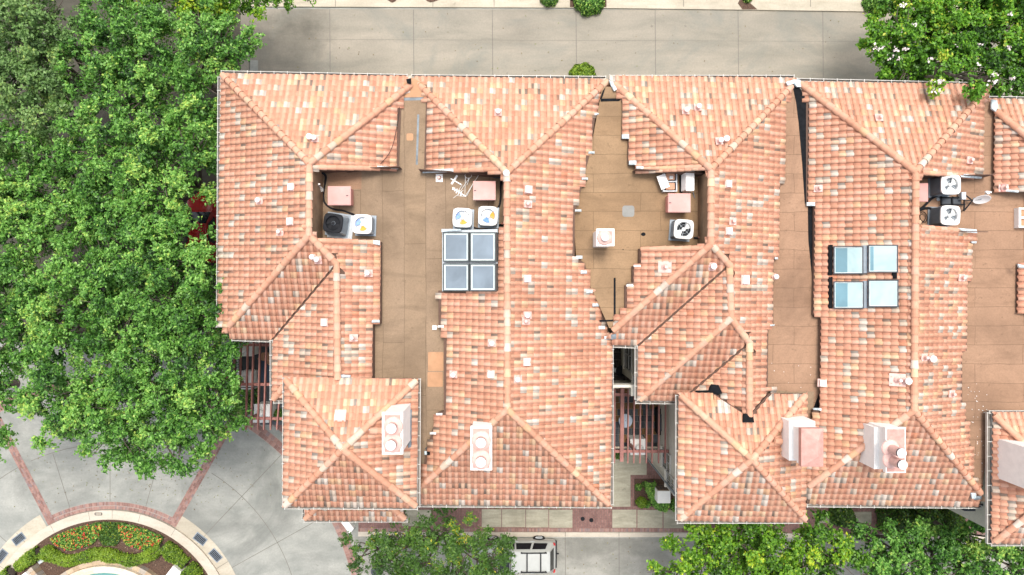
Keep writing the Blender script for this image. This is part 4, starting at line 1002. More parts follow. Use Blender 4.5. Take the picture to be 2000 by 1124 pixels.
m = MB(); wallbox(m, 1218, 172, 1590, 660, 9.55); wallbox(m, 1262, 640, 1588, 766, 9.6); wallbox(m, 1346, 760, 1588, 800, 9.7); wallbox(m, 1346, 788, 1556, 998, 10.3)
wl = m.build('wall', M['stucco'], hC)
ZG = 10.1
m = MB(); m.prism([tuple(P(x, y, ZF).xy) for x, y in [(1176, 170), (1208, 170), (1225, 240), (1384, 338), (1384, 482), (1290, 560), (1199, 641), (1190, 641), (1185, 629), (1125, 500), (1120, 420), (1150, 310), (1171, 200)]], 9.6, ZF); m.build('flat_roof', flat_mat('flat_roof_felt_cross', (.285, .185, .105), (.30, .20, .117), 0, 3.1, .88, .3, spots=((1195, 215, 1.0, .4), (1240, 380, 1.2, .25), (1140, 450, .9, .3), (1290, 460, 1.0, .25), (1200, 560, .8, .35)), ), hC)
m = MB(); m.prism([tuple(P(x, y, ZG).xy) for x, y in [(1538, 172), (1556, 172), (1585, 260), (1640, 400), (1640, 780), (1588, 935), (1560, 935), (1490, 790), (1480, 640), (1505, 400)]], 9.5, ZG); fl = m.build('flat_roof', M['flatB'], hC)
m = MB(); p0, p1 = W.px(1386, 336), W.px(1386, 480)
m.bar((p0.x-.02, p0.y, (ZF+ZA-.1)/2), (p1.x-.02, p1.y, (ZF+ZA-.1)/2), .1, ZA-.2-ZF+.1)
for a, b, pl, s_ in (((1245, 333), (1378, 332), W, 1), ((1252, 487), (1374, 485), W1c, -1)):
    pa, pb = pl.px(*a), pl.px(*b); e0, e1 = .05*s_, .15*s_
    m.idx([(pa.x, pa.y+e0, ZF-.05), (pb.x, pb.y+e0, ZF-.05), (pb.x, pb.y+e0, pb.z-.03), (pa.x, pa.y+e0, pa.z-.03), (pa.x, pa.y+e1, ZF-.05), (pb.x, pb.y+e1, ZF-.05), (pb.x, pb.y+e1, pb.z-.03), (pa.x, pa.y+e1, pa.z-.03)], [(0, 1, 2, 3), (7, 6, 5, 4), (3, 2, 6, 7), (0, 3, 7, 4), (1, 5, 6, 2)])
m.build('well_wall', M['wellwall'], hC)
caps(hC, [up(W.px(1256, 331), -.02), up(W.px(1370, 326), -.02)], .12, name='edge_tiles'); caps(hC, [up(W1c.px(1252, 487), -.02), up(W1c.px(1366, 485), -.02)], .12, name='edge_tiles')
for x, y in ((1221, 268), (1235, 319), (1249, 330)): foil(hC, W, [(x-7, y-4), (x+7, y-4), (x+7, y+4), (x-7, y+4)], .1)
for x, y in ((1243, 520), (1229, 558)): foil(hC, W1c, [(x-6, y-2), (x+7, y-2), (x+7, y+2), (x-6, y+2)], .1, 'white')
foil(hC, S1c, [(1193, 654), (1203, 652), (1203, 662), (1193, 664)], .1, 'bluegrey'); foil(hC, N, [(1188, 158), (1196, 162), (1204, 176), (1199, 180), (1192, 168)], .15); foil(hC, N, [(1532, 163), (1548, 158), (1560, 158), (1562, 172), (1554, 172), (1546, 165), (1536, 170)], .18)
foil(hC, E, [(1503, 634), (1512, 634), (1510, 637), (1503, 637)]); foil(hC, E, [(1512, 503), (1518, 503), (1518, 507), (1512, 507)])
patch('tar_strip', hC, rrect(1198.5, 543, 1202.5, 628, 1.5), ZF, M['tar']); patch('tar_strip', hC, [(1171, 625.5), (1196, 625), (1200, 621), (1204, 625), (1213, 624), (1212, 628), (1171, 629)], ZF+.003, M['tar']); patch('tar_strip', hC, [(1173, 193), (1213, 192), (1210, 198), (1173, 199)], ZF, M['tar']); patch('tar_strip', hC, [(1177, 178), (1183, 170), (1176, 192), (1172, 194)], ZF+.05, M['tar'])
patch('grey_patch', hC, rrect(1215.5, 402, 1239, 424, 5), ZF, M['greypatch']); patch('tar_spot', hC, blob(1256.5, 458, 4.6, 3.6, 12, .08), ZF, M['tar'])
patch('tar_spot', hC, blob(1217, 488, 1.2, 1.2, 8), ZF, M['tar'])
foil(hC, W3c, [(1358, 763), (1382, 762), (1388, 750), (1402, 752), (1409, 768), (1397, 772), (1358, 770)], .13, 'tar', 'torn_underlay'); foil(hC, TC['N'], [(1450, 808), (1469, 808), (1471, 824), (1449, 824)], .13, 'tar', 'torn_underlay')
pipe_vent(hC, N, 1338, 218); pipe_vent(hC, N, 1362, 211); pipe_vent(hC, N, 1404, 277); pipe_vent(hC, N, 1415, 274, sq=.05, capr=.13); box_vent(hC, E, 1420, 360); pipe_vent(hC, E, 1430, 433, False); box_vent(hC, E, 1421, 452)
pipe_vent(hC, W1c, 1298, 522, False, pink='palepink', sq=.26); pipe_vent(hC, S1c, 1390, 521, capr=.13); box_vent(hC, E, 1453, 547, .18); pipe_vent(hC, E, 1512, 541, h=.2, sq=.1)
hatch(hC, 1305, 378, 1349, 415, label='plain pink roof hatch between the open condenser and the white heat pump')
chimney(hC, 1165, 447, 1200, 481, 11.95, ((1182, 464, .16),), zb=9.8, rim=.10, fl_h=.3, cap='dustypink', label='low square white chimney with one flue on the flat roof')
a, b = P(1538, 823, 12.4), P(1580, 906, 12.4)
ch = chimney(hC, 1560, 836, 1599, 906, 12.75, (), rim=.1, cap='dustypink', hip=True, label='white chimney under a pink hipped metal cap')
m = MB(); a, b = P(1541, 823, 12.0), P(1562, 900, 12.0); m.box(a.x, b.y, 9.5, P(1592, 0, 12).x, a.y, 12.0); m.build('shoulder', M['whitestucco'], ch)
caps(hC, [up(TC['E'].px(1510, 861), .05), up(TC['E'].px(1545, 861), .05)], .16)
# windows of the court
xw = P(1346, 0, 10).x
for y, z, wd_, ht in ((-9.2, 4.6, .9, 1.7), (-10.1, 5.6, .7, 1.6)): window(hC, xw, y, z, wd_, ht, 'W')
xs = P(1262, 0, 10).x
window(hC, xs, -3.6, 4.3, 1.5, 2.0, 'W'); window(hC, xs, -4.9, 7.0, .8, 1.2, 'W')
m = MB(); a = P(1322, 963, 7.6); m.tube([(xw-.12, P(0, 998, 10).y+.1, .2), (xw-.12, P(0, 998, 10).y+.1, 8.8), (xw-.02, P(0, 998, 10).y+.1, 9.6)], .05, 8); m.build('downpipe', M['midgrey'], hC)

# ---- house D
hD = house('fourth townhouse from the left, with a pale glass skylight in its tiles', 1790, 560)
D0 = (1787, 336, ZA); N, W, E = Plane(D0, 'N'), Plane(D0, 'W'), Plane(D0, 'E')
D1 = (1784, 801, ZA); S = Plane(D1, 'S'); W1d = Plane(D1, 'W')
r = Roof()
r.slope(N, [(1560, 160), (1932, 168, 'h'), (1787, 336, 'h'), (1560, 163)])
r.slope(W, [(1566, 168, 'h'), (1787, 336, 'h'), (1784, 801, 'h'), (1575, 952), (1575, 850), (1588, 848), (1588, 802), (1603, 800), (1603, 620), (1588, 616), (1590, 476), (1590, 403), (1575, 402), (1575, 182)])
r.slope(E, [(1930, 171, 'h'), (1787, 336), (1795, 338, 'f'), (1916, 346, 'f'), (1917, 270, 'f'), (1924, 215, 'f'), (1930, 185)])
r.slope(E, [(1787, 440, 'h'), (1784, 801, 'h'), (1917, 965), (1899, 922, 'f'), (1898, 880, 'f'), (1890, 832, 'f'), (1880, 780, 'f'), (1880, 690, 'f'), (1889, 685, 'f'), (1889, 555, 'f'), (1898, 550, 'f'), (1898, 478, 'f'), (1906, 474, 'f'), (1906, 455, 'f'), (1795, 446)])
r.slope(S, [(1784, 801, 'h'), (1577, 950), (1576, 985), (1916, 988), (1917, 965, 'h')])
r.build('tile_roof', hD)
for pl, pts in ((N, [(1562, 164), (1787, 336)]), (N, [(1930, 170), (1787, 336)]), (W, [(1787, 336), (1784, 801)]), (S, [(1578, 950), (1784, 801)]), (S, [(1914, 963), (1784, 801)])): caps(hD, [up(pl.px(*p)) for p in pts])
gutter(hD, N.px(1556, 158, -.02), N.px(1900, 166, -.02), (0, 1)); gutter(hD, S.px(1576, 986, -.02), S.px(1918, 989, -.02), (0, -1))
m = MB(); wallbox(m, 1594, 178, 1925, 966, 9.55); m.build('wall', M['stucco'], hD)
m = MB(); m.prism([tuple(P(x, y, ZG).xy) for x, y in [(1918, 180), (1942, 205), (1965, 330), (2120, 330), (2120, 830), (1932, 830), (1928, 880), (1917, 962), (1870, 900), (1850, 700), (1860, 470), (1800, 455), (1790, 440), (1790, 342), (1900, 330)]], 9.5, ZG); m.build('flat_roof', M['flatB'], hD)
m = MB(); p0, p1 = E.px(1790, 340), E.px(1789, 442)
m.bar((p0.x+.02, p0.y, (ZG+ZA-.1)/2), (p1.x+.02, p1.y, (ZG+ZA-.1)/2), .1, ZA-.2-ZG+.1)
for a, b, s_ in (((1796, 338), (1914, 345), 1), ((1796, 446), (1904, 454), -1)):
    pa, pb = E.px(*a), E.px(*b); e0, e1 = .05*s_, .15*s_
    m.idx([(pa.x, pa.y+e0, ZG-.05), (pb.x, pb.y+e0, ZG-.05), (pb.x, pb.y+e0, pb.z-.03), (pa.x, pa.y+e0, pa.z-.03), (pa.x, pa.y+e1, ZG-.05), (pb.x, pb.y+e1, ZG-.05), (pb.x, pb.y+e1, pb.z-.03), (pa.x, pa.y+e1, pa.z-.03)], [(0, 1, 2, 3), (7, 6, 5, 4), (3, 2, 6, 7), (0, 3, 7, 4), (1, 5, 6, 2)])
m.build('well_wall', M['wellwall'], hD)
caps(hD, [up(E.px(1800, 337), -.02), up(E.px(1876, 342), -.02)], .12, name='edge_tiles'); caps(hD, [up(E.px(1797, 444), -.02), up(E.px(1868, 450), -.02)], .12, name='edge_tiles')
foil(hD, E, [(1872, 340), (1916, 344), (1914, 350), (1874, 347)], .1); foil(hD, E, [(1868, 446), (1904, 449), (1906, 456), (1880, 454)], .1); foil(hD, E, [(1894, 472), (1905, 472), (1904, 476), (1895, 476)], .1)
for pts in ([(1548, 168), (1560, 168), (1575, 195), (1576, 398), (1572, 398), (1567, 320), (1560, 240), (1555, 200)], [(1578, 404), (1590, 404), (1590, 478), (1589, 540), (1586, 540), (1582, 500), (1579, 470)], [(1588, 612), (1602, 612), (1602, 620), (1588, 620)], [(1600, 622), (1604, 622), (1604, 770), (1601, 770)], [(1601, 765), (1604, 765), (1600, 822), (1587, 825), (1588, 800)]):
    patch('black_underlay', hD, pts, ZG+.01, M['tar'])
foil(hD, W, [(1574, 396), (1590, 396), (1590, 403), (1574, 403)], .1); foil(hD, W, [(1587, 797), (1602, 797), (1602, 802), (1587, 800)], .1)
patch('felt_patch', hD, [(1500, 760), (1540, 766), (1590, 765), (1588, 800), (1540, 805), (1500, 800)], ZG+.002, M['flatA'])
for x, y in ((1624, 482), (1691, 479)):
    skylight(hD, W, x, y, x+58, y+54, .2, 'paneD', split=.46 if x < 1650 else .14, fr='darkgrey'); skylight(hD, W, x, y+68, x+59, y+121, .2, 'paneD', split=.46 if x < 1650 else .0001, fr='darkgrey')
for a, b, c_, d_ in ((1616, 479, 1624, 538), (1617, 541, 1624, 603), (1741, 532, 1750, 545)): foil(hD, W, [(a, b), (c_, b), (c_, d_), (a, d_)], .1, 'tar', 'torn_underlay')
m = MB(); q = [W.px(x, y, .09) for x, y in ((1683, 480), (1692, 480), (1692, 534), (1683, 534))]; m.face(q[::-1]); q = [W.px(x, y, .09) for x, y in ((1683, 549), (1692, 549), (1692, 602), (1683, 602))]; m.face(q[::-1]); m.build('skylight_flashing', M['midgrey'], hD)
pipe_vent(hD, N, 1715, 231, False); pipe_vent(hD, W, 1597, 369, False); pipe_vent(hD, E, 1892, 314, False, pink='palepink'); pipe_vent(hD, E, 1876, 543, False, pink='palepink'); pipe_vent(hD, W, 1751, 742, capr=.07, sq=.28); pipe_vent(hD, W, 1766, 743, sq=.06, capr=.15); pipe_vent(hD, E, 1803, 698, capr=.06); pipe_vent(hD, E, 1814, 700, sq=.06, capr=.15); pipe_vent(hD, E, 1857, 769, False, pink='palepink'); box_vent(hD, W, 1607, 748)
chimney(hD, 1730, 836, 1769, 924, 12.75, ((1762, 886, .19), (1764, 909, .19)), rim=.05, fl_h=.9, cap='dustypink', label='white chimney with two tall leaning looking flues')
m = MB(); a = P(1706, 835, 12.0); b = P(1730, 916, 12.0); m.box(a.x, b.y, 9.5, P(1742, 0, 12).x, a.y, 12.05); m.build('shoulder', M['whitestucco'], hD)
foil(hD, W, [(1693, 833), (1703, 833), (1702, 858), (1693, 859)], .14, 'tar', 'torn_underlay'); foil(hD, S, [(1893, 962), (1903, 962), (1905, 972), (1895, 973)], .12); foil(hD, S, [(1900, 968), (1915, 968), (1915, 975), (1900, 976)], .1, 'bluegrey')
hatch(hD, 1780, 358, 1813, 394, 10.75, label='pink hatch half hidden by the ridge at the right')
q = P(1891, 993, 8.5); m = MB(); m.box(q.x-.3, q.y-.08, 8.3, q.x+.22, q.y+.2, 8.7); m.tube([(q.x+.22, q.y, 8.4), (q.x+.45, q.y+.05, 8.5), (q.x+.4, q.y+.3, 8.9)], .05, 8); m.build('meter_box', M['darkgrey'], hD)

# ---- house E (right edge)
hE = house('rightmost townhouse, cut off by the right edge of the photo', 2100, 600)
N = Plane((1970, 195, 10.0), 'N'); qn = N.px(1948, 222); W = Plane((1948, 222, qn.z), 'W')
ET = {'W': Plane((1938, 900, 10.5), 'W'), 'N': Plane((2000, 808, 10.5), 'N'), 'S': Plane((2000, 1061, 10.5), 'S')}
r = Roof()
r.slope(N, [(1934, 193), (2210, 200), (2080, 330, 'h'), (1936, 205)])
r.build('tile_roof', hE); r = Roof()
r.slope(W, [(1942, 215, 'h'), (2080, 330), (2080, 376), (1947, 373, 'f'), (1947, 320, 'f'), (1946, 260, 'f'), (1945, 225)])
r.build('tile_roof', hE)
r = Roof(); r.slope(Plane((1988, 560, 10.22), 'W'), [(2080, 517), (1987, 518, 'f'), (1989, 611), (2080, 612)]); r.build('tile_roof', hE)
r = Roof()
r.slope(ET['W'], [(1938, 1061), (1938, 808, 'h'), (2085, 945, 'h')]); r.slope(ET['N'], [(1938, 808), (2200, 808), (2085, 945, 'h')]); r.slope(ET['S'], [(2200, 1061), (1938, 1061, 'h'), (2085, 945)])
r.build('tower_roof', hE)
for pl, pts in ((N, [(1944, 218), (2080, 330)]), (ET['N'], [(1940, 811), (2085, 945)]), (ET['S'], [(1941, 1058), (2085, 945)])): caps(hE, [up(pl.px(*p)) for p in pts])
gutter(hE, N.px(1932, 193, -.02), N.px(2200, 198, -.02), (0, 1)); gutter(hE, ET['W'].px(1938, 806, -.02), ET['W'].px(1938, 1063, -.02), (-1, 0), wd=.2); gutter(hE, ET['N'].px(1932, 808, -.02), ET['N'].px(2200, 808, -.02), (0, 1)); gutter(hE, ET['S'].px(1936, 1062, -.02), ET['S'].px(2200, 1062, -.02), (0, -1))
m = MB(); wallbox(m, 1952, 212, 2230, 830, 9.5); wallbox(m, 1953, 822, 2180, 1046, 10.3); m.build('wall', M['stucco'], hE)
m = MB(); m.prism([tuple(P(x, y, ZG).xy) for x, y in [(2000, 376), (2230, 376), (2230, 520), (2000, 520)]], 9.7, ZG+.02); m.build('flat_roof', M['felt_patch'], hE)
chimney(hE, 2026, 880, 2110, 968, 13.0, ((2065, 920, .25),), label='big white chimney cut by the right edge')
foil(hE, ET['W'], [(1949, 858), (1955, 858), (1955, 935), (1949, 932)], .1, 'alum'); foil(hE, N, [(1932, 196), (1944, 198), (1944, 212), (1940, 220), (1932, 214)], .15); foil(hE, W, [(1952, 360), (1962, 360), (1962, 372), (1952, 376)], .12, 'pinkmetal'); foil(hE, W, [(1962, 371), (1986, 373), (1986, 377), (1962, 375)], .1); foil(hE, W, [(1984, 516), (2000, 520), (2000, 525), (1986, 523)], .12)
a = P(1990, 406, 10.4); b = P(2030, 445, 10.4); m = MB()
for x0, x1, y0, y1 in ((a.x, a.x+.1, b.y, a.y), (a.x+.1, b.x, a.y-.08, a.y), (a.x+.1, b.x, b.y, b.y+.08), (a.x+.1, b.x, (a.y+b.y)/2-.05, (a.y+b.y)/2+.05)): m.box(x0, y0, ZG, x1, y1, 10.4)
o = m.build('skylight', M['white'], hE); m = MB(); m.box(a.x+.1, b.y+.08, ZG+.05, b.x, a.y-.08, 10.3); m.build('pane', M['felt_patch'], o)
pipe_vent(hE, W, 1958, 368, False)

# parapet board at the end of the D/E flat roof
# ---------------------------------------------------------------- things on the roof
M['sidegrey'] = plain('cabinet_grey', (.15, .17, .19), .5)
def condenser(label, s=.84, h=.85, top='white', side='darkgrey', bowl='midgrey', blade='lightgrey', blades=3, group='condenser units on the roof', colors=None, pad=True, rings=2, taper=0.0, wires=True, guard='lightgrey'):
    t = thing('condenser_unit', (0, 0, 0), label, 'air conditioner', group)
    a = s/2
    m = MB(); i = a-.035
    lo = rrect(-i-taper, -i-taper, i+taper, i+taper, .07); hi = rrect(-i, -i, i, i, .07)
    n = len(lo); vs = [(x, y, .06) for x, y in lo]+[(x, y, h-.05) for x, y in hi]
    m.idx(vs, [(k, (k+1) % n, n+(k+1) % n, n+k) for k in range(n)]); m.face([(x, y, .06) for x, y in lo[::-1]])
    cb = m.build('cabinet', M[side], t, local=True)
    m = MB()   # louvres and corner posts
    for k in range(9):
        z = .12+k*(h-.24)/8; f = (z-.06)/(h-.11); e = i+taper*(1-f)+.012
        for sx in (-1, 1): m.box(sx*e-.004, -e+.09, z, sx*e+.004, e-.09, z+.03); m.box(-e+.09, sx*e-.004, z, e-.09, sx*e+.004, z+.03)
    m.build('louvres', M['midgrey' if side != 'black' else 'lightgrey'], t, local=True)
    m = MB(); N_ = 32; rad = a*.74
    sq = []
    for k in range(N_):
        an = 2*math.pi*(k+.5)/N_; c, s_ = math.cos(an), math.sin(an); p_ = 5.0
        rr = a/((abs(c)**p_+abs(s_)**p_)**(1/p_)); sq.append((rr*c, rr*s_))
    ci = [(rad*math.cos(2*math.pi*(k+.5)/N_), rad*math.sin(2*math.pi*(k+.5)/N_)) for k in range(N_)]
    cm = [(x*1.06, y*1.06) for x, y in ci]
    lv = [(sq, h-.09), (sq, h-.02), ([(x*.96, y*.96) for x, y in sq], h), (cm, h+.012), (ci, h-.005), (ci, h-.14)]
    vs = [(x, y, z) for ring_, z in lv for x, y in ring_]
    for b in range(len(lv)-1): m.idx(vs[b*N_:(b+2)*N_], [(k, (k+1) % N_, N_+(k+1) % N_, N_+k) for k in range(N_)])
    m.build('top_panel', M[top], t, local=True)
    m = MB(); m.face([(x, y, h-.14) for x, y in ci]); m.build('fan_bowl', M[bowl], t, local=True)
    for b in range(blades):
        m = MB(); a0 = 2*math.pi*b/blades+.5; wd = 2*math.pi/blades*.62; r1 = rad*.94
        inner, outer = [], []
        for k in range(7):
            u = k/6-.5; an = a0+u*wd*.7; inner.append((rad*.22*math.cos(an), rad*.22*math.sin(an), h-.11+u*.03))
            an = a0+u*wd+.18; outer.append((r1*math.cos(an), r1*math.sin(an), h-.10+u*.09))
        for k in range(6): m.face([inner[k], outer[k], outer[k+1], inner[k+1]]); m.face([(x, y, z-.008) for x, y, z in (inner[k], inner[k+1], outer[k+1], outer[k])])
        m.build('fan_blade', M[(colors or [blade])[b % len(colors or [blade])]], t, local=True)
    m = MB(); m.lathe((0, 0, h-.12), [(rad*.25, 0), (rad*.25, .07), (rad*.15, .085), (.001, .085)], 16); m.build('hub', M[blade if colors is None else 'white'], t, local=True)
    m = MB()
    if wires:
        for k in range(6): an = math.pi*k/3+.3; m.bar((rad*.2*math.cos(an), rad*.2*math.sin(an), h+.004), (rad*math.cos(an), rad*math.sin(an), h+.002), .010, .006)
        for q in range(1, rings+1):
            r_ = rad*(.3+.62*q/rings); m.tube([(r_*math.cos(2*math.pi*k/28), r_*math.sin(2*math.pi*k/28), h+.004) for k in range(29)], .004, 4, cap=False)
    m.build('fan_guard', M[guard], t, local=True)
    if pad: m = MB(); m.box(-a-.04-taper, -a-.04-taper, 0, a+.04+taper, a+.04+taper, .06); m.build('base_pad', M['lightgrey' if side == 'black' else 'midgrey'], t, local=True)
    return t
def put(t, px, py, zt, h, rz=0.0, zf=ZF):
    q = P(px, py, zt); t.location = (q.x, q.y, zf); t.rotation_euler = (0, 0, R(rz)); return t
zt = ZF+.85
cA = condenser('white condenser with blue and orange fan blades beside the black condenser', colors=['white', 'blue', 'orange'], side='lightgrey', bowl='lightgrey', wires=True, rings=1, s=.87, guard='midgrey')
put(cA, 707, 438, zt, .85, -2)
cB = copy_tree(cA); cB['label'] = 'white condenser with faintly tinted fan, left of the pair above the dark framed skylight'; put(cB, 903, 425.5, zt, .85, 28-30)
cC = copy_tree(cA); cC['label'] = 'white condenser with blue and orange fan, nearer the long ridge of the skylight pair'; put(cC, 953, 422, zt, .85, 88)
ck = condenser('black tapered condenser with silver ribbed sides on a grey pad in the leftmost roof well', s=.86, h=.95, top='black', side='lightgrey', bowl='black', blade='black', blades=3, taper=.07, rings=1, guard='black')
m = MB(); m.box(-.42, -.62, -.003, .72, .52, .05); m.build('slab', M['lightgrey'], ck, local=True)
m = MB(); m.lathe((0, 0, .80), [(.09, 0), (.09, .07), (.001, .075)], 16); m.build('motor', M['midgrey'], ck, local=True); put(ck, 650, 436, ZF+.95, .95, -8)
cg = condenser('pale grey condenser with a black and white fan below the plain pink hatch', s=.88, h=.85, top='offwhite', bowl='black', blade='offwhite', blades=4, colors=['offwhite', 'black', 'offwhite', 'black']); put(cg, 1336, 448, zt, .85, -4)
c1 = condenser('white topped condenser with grey fan, upper of two at the right, black sides showing', s=.88, h=.95, bowl='bowlgrey', blade='offwhite', side='sidegrey', blades=3); put(c1, 1858, 361, ZG+.95, .95, 0, ZG)
c2 = copy_tree(c1); c2['label'] = 'white topped condenser with grey fan, lower of two at the right beside the dish mount'; put(c2, 1857, 421, ZG+.95, .95, -62+60, ZG)
for c, k in ((c1, 0), (c2, 1)):
    for ch in c.children: pass
# white heat pump lying along the well and the opened one
t = thing('heat_pump', P(1346, 353, ZF), 'white slim heat pump with a sloped front standing at the top of the roof well', 'heat pump')
q = P(1346, 353, ZF+.75); t.location = (q.x, q.y, ZF)
m = MB(); m.box(-.26, -.44, 0, .28, .48, .05); m.build('base', M['black'], t, local=True)
m = MB(); b = rrect(-.14, -.46, .22, .46, .05); n = len(b); m.prism(b, .05, .72); m.build('casing', M['offwhite'], t, local=True)
m = MB(); m.idx([(-.14, -.40, .72), (-.14, .40, .72), (-.25, .30, .30), (-.25, -.44, .30), (-.14, -.40, .30), (-.14, .40, .30)], [(0, 1, 2, 3), (0, 3, 4), (1, 5, 2)]); m.build('sloped_panel', M['white'], t, local=True)
m = MB(); m.prism(rrect(-.15, -.47, .23, .47, .06), .72, .76); m.build('lid', M['white'], t, local=True)
t = thing('opened_condenser', P(1308, 355, ZF), 'square grey frame with orange tiles in it, half covered by a loose white panel', 'equipment frame')
q = P(1309, 355, ZF+.3); t.location = (q.x, q.y, ZF)
m = MB()
for x0, y0, x1, y1 in ((-.32, -.46, -.27, .46), (.27, -.46, .32, .46), (-.27, -.46, .27, -.41), (-.27, .41, .27, .46), (-.27, -.03, .27, .03)): m.box(x0, y0, .02, x1, y1, .30)
m.build('frame', M['lightgrey'], t, local=True)
m = MB(); m.box(-.27, -.41, 0, .27, -.03, .05); m.box(-.27, .03, 0, .27, .41, .05); m.build('tray', M['black'], t, local=True)
for y in (-.22, .22): m = MB(); m.prism(rrect(-.2, y-.15, .2, y+.15, .04), .05, .33); m.build('tile_block', M['tile'], t, local=True)
m = MB(); m.box(-.05, .1, .33, .12, .25, .38); m.build('junction_box', M['offwhite'], t, local=True)
t = thing('panel', (0, 0, 0), 'loose white sheet metal panel leaning on the grey frame', 'panel', rz=R(20)); q = P(1295.5, 355, ZF+.42); t.location = (q.x, q.y, ZF+.36)
m = MB(); m.box(-.20, -.32, .02, .20, .32, .05); m.build('sheet', M['white'], t, local=True); m = MB(); m.box(-.20, -.32, 0, -.18, .32, .02); m.box(.18, -.32, 0, .20, .32, .02); m.build('lip', M['offwhite'], t, local=True)
# satellite dishes
def dish(label, loc, rz, w_=.42, arm=.55, mount=None, tilt=62):
    t = thing('satellite_dish', loc, label, 'satellite dish', 'satellite dishes', R(rz))
    m = MB(); n = 28; rings_ = []
    ti = R(tilt)
    def tr(x, y, z): return (x, y*math.cos(ti)-z*math.sin(ti), .45+y*math.sin(ti)+z*math.cos(ti))
    for k in range(5):
        rr = k/4; rings_.append([tr(w_*rr*math.cos(2*math.pi*j/n), w_*.9*rr*math.sin(2*math.pi*j/n), .10*rr*rr*w_*2) for j in range(n)])
    back = [[(x, y-.015, z-.01) for x, y, z in r_] for r_ in rings_]
    for q_ in (rings_, back):
        for k in range(4):
            for j in range(n): m.face([q_[k][j], q_[k+1][j], q_[k+1][(j+1) % n], q_[k][(j+1) % n]])
    for j in range(n): m.face([rings_[4][j], back[4][j], back[4][(j+1) % n], rings_[4][(j+1) % n]])
    m.build('reflector', M['white'], t, local=True, smooth=True)
    m = MB(); e = tr(0, -w_*.85, .1); f = (.05, e[1]+arm*.75, .30+.45); m.bar(tr(0, -w_*.8, .0), f, .045, .03); m.build('feed_arm', M['offwhite'], t, local=True)
    m = MB(); m.box(f[0]-.13, f[1]-.03, f[2]-.03, f[0]+.13, f[1]+.04, f[2]+.05); m.lathe((f[0], f[1]-.05, f[2]), [(.05, -.04), (.05, .05), (.001, .06)], 12); m.build('feed_horn', M['white'], t, local=True)
    m = MB(); m.tube([(0, -.04, 0), (0, -.04, .42)], .03, 10); m.box(-.1, -.14, 0, .1, .06, .02); m.build('mast', M['midgrey'], t, local=True)
    return t
q = P(622, 368, ZF+.4); dish('small pale satellite dish on the wall of the leftmost roof well', (q.x, q.y, ZF), 0, .24, .42, tilt=58)
q = P(1919, 387, ZG+.5); dish('white satellite dish on a black mount beside the two condensers at the right', (q.x, q.y, ZG), -6, .36, .62, tilt=62)
t = thing('dish_mount', P(1880, 395, ZG), 'black steel non penetrating mount with concrete blocks between two condensers', 'roof mount')
m = MB()
def rp(px, py, dz): q = P(px, py, ZG+dz); return (q.x, q.y, q.z)
for a, b in (((1837, 386, .15), (1885, 386, .15)), ((1837, 400, .15), (1885, 400, .15)), ((1838, 384, .15), (1838, 402, .15)), ((1860, 384, .15), (1860, 402, .15)), ((1883, 378, .2), (1883, 412, .2)), ((1883, 393, .25), (1914, 390, .35)), ((1884, 380, .2), (1900, 393, .3)), ((1883, 412, .2), (1900, 391, .3)), ((1880, 411, .15), (1884, 412, .15))): m.bar(rp(*a), rp(*b), .06 if a[0] < 1870 else .045, .05)
m.build('steel_frame', M['black'], t)
m = MB(); a, b = rp(1838, 401, 0), rp(1874, 386, 0); m.box(a[0], a[1], ZG+.02, b[0], b[1], ZG+.10); m.build('rubber_mat', M['darkgrey'], t)
m = MB(); a, b = rp(1877, 390, .3), rp(1885.5, 376, .3); m.box(a[0], a[1], ZG+.1, b[0], b[1], ZG+.35); m.build('block', M['lightgrey'], t); 
q = P(1832, 390, ZG); m = MB(); m.lathe((q.x, q.y, ZG), [(.08, 0), (.08, .04), (.06, .06), (.001, .06)], 14); tag(m.build('roof_drain', M['lightgrey']), 'small round white cap on the felt between the two right condensers', 'drain')
# fallen television aerial
t = thing('aerial', P(900, 365, ZF), 'broken white television aerial lying on the flat roof beside the grey faded pink hatch', 'aerial')
m = MB()
for a, b, wd in (((871, 344, .06), (901, 361, .14), .05), ((874, 342, .08), (879, 351, .08), .05), ((882, 360, .1), (893, 343, .12), .09), ((883, 368, .08), (910, 384, .15), .05), ((885, 366, .1), (884, 371, .1), .04), ((888, 367, .1), (888, 374, .1), .04), ((893, 369, .1), (891, 378, .1), .04), ((897, 371, .1), (895, 381, .1), .04), ((901, 374, .1), (900, 383, .1), .04)): m.bar(rp(*a), rp(*b), wd, .03)
m.build('boom', M['white'], t)
m = MB()
for a, b in (((909, 383, .12), (937, 339, .3)), ((911, 384, .14), (928, 352, .3)), ((899, 374, .1), (916, 349, .3)), ((908, 380, .1), (909, 345, .3)), ((873, 397, .05), (905, 372, .15)), ((873, 380, .05), (907, 384, .12)), ((896, 372, .1), (903, 361, .2)), ((912, 362, .2), (917, 348, .3))): m.tube([rp(*a), rp(*b)], .013, 6)
c = rp(914.5, 343.5, .3); m.tube([(c[0]+.15*math.cos(2*math.pi*k/20), c[1]+.12*math.sin(2*math.pi*k/20), c[2]) for k in range(21)], .012, 6, cap=False)
m.build('rods', M['offwhite'], t)
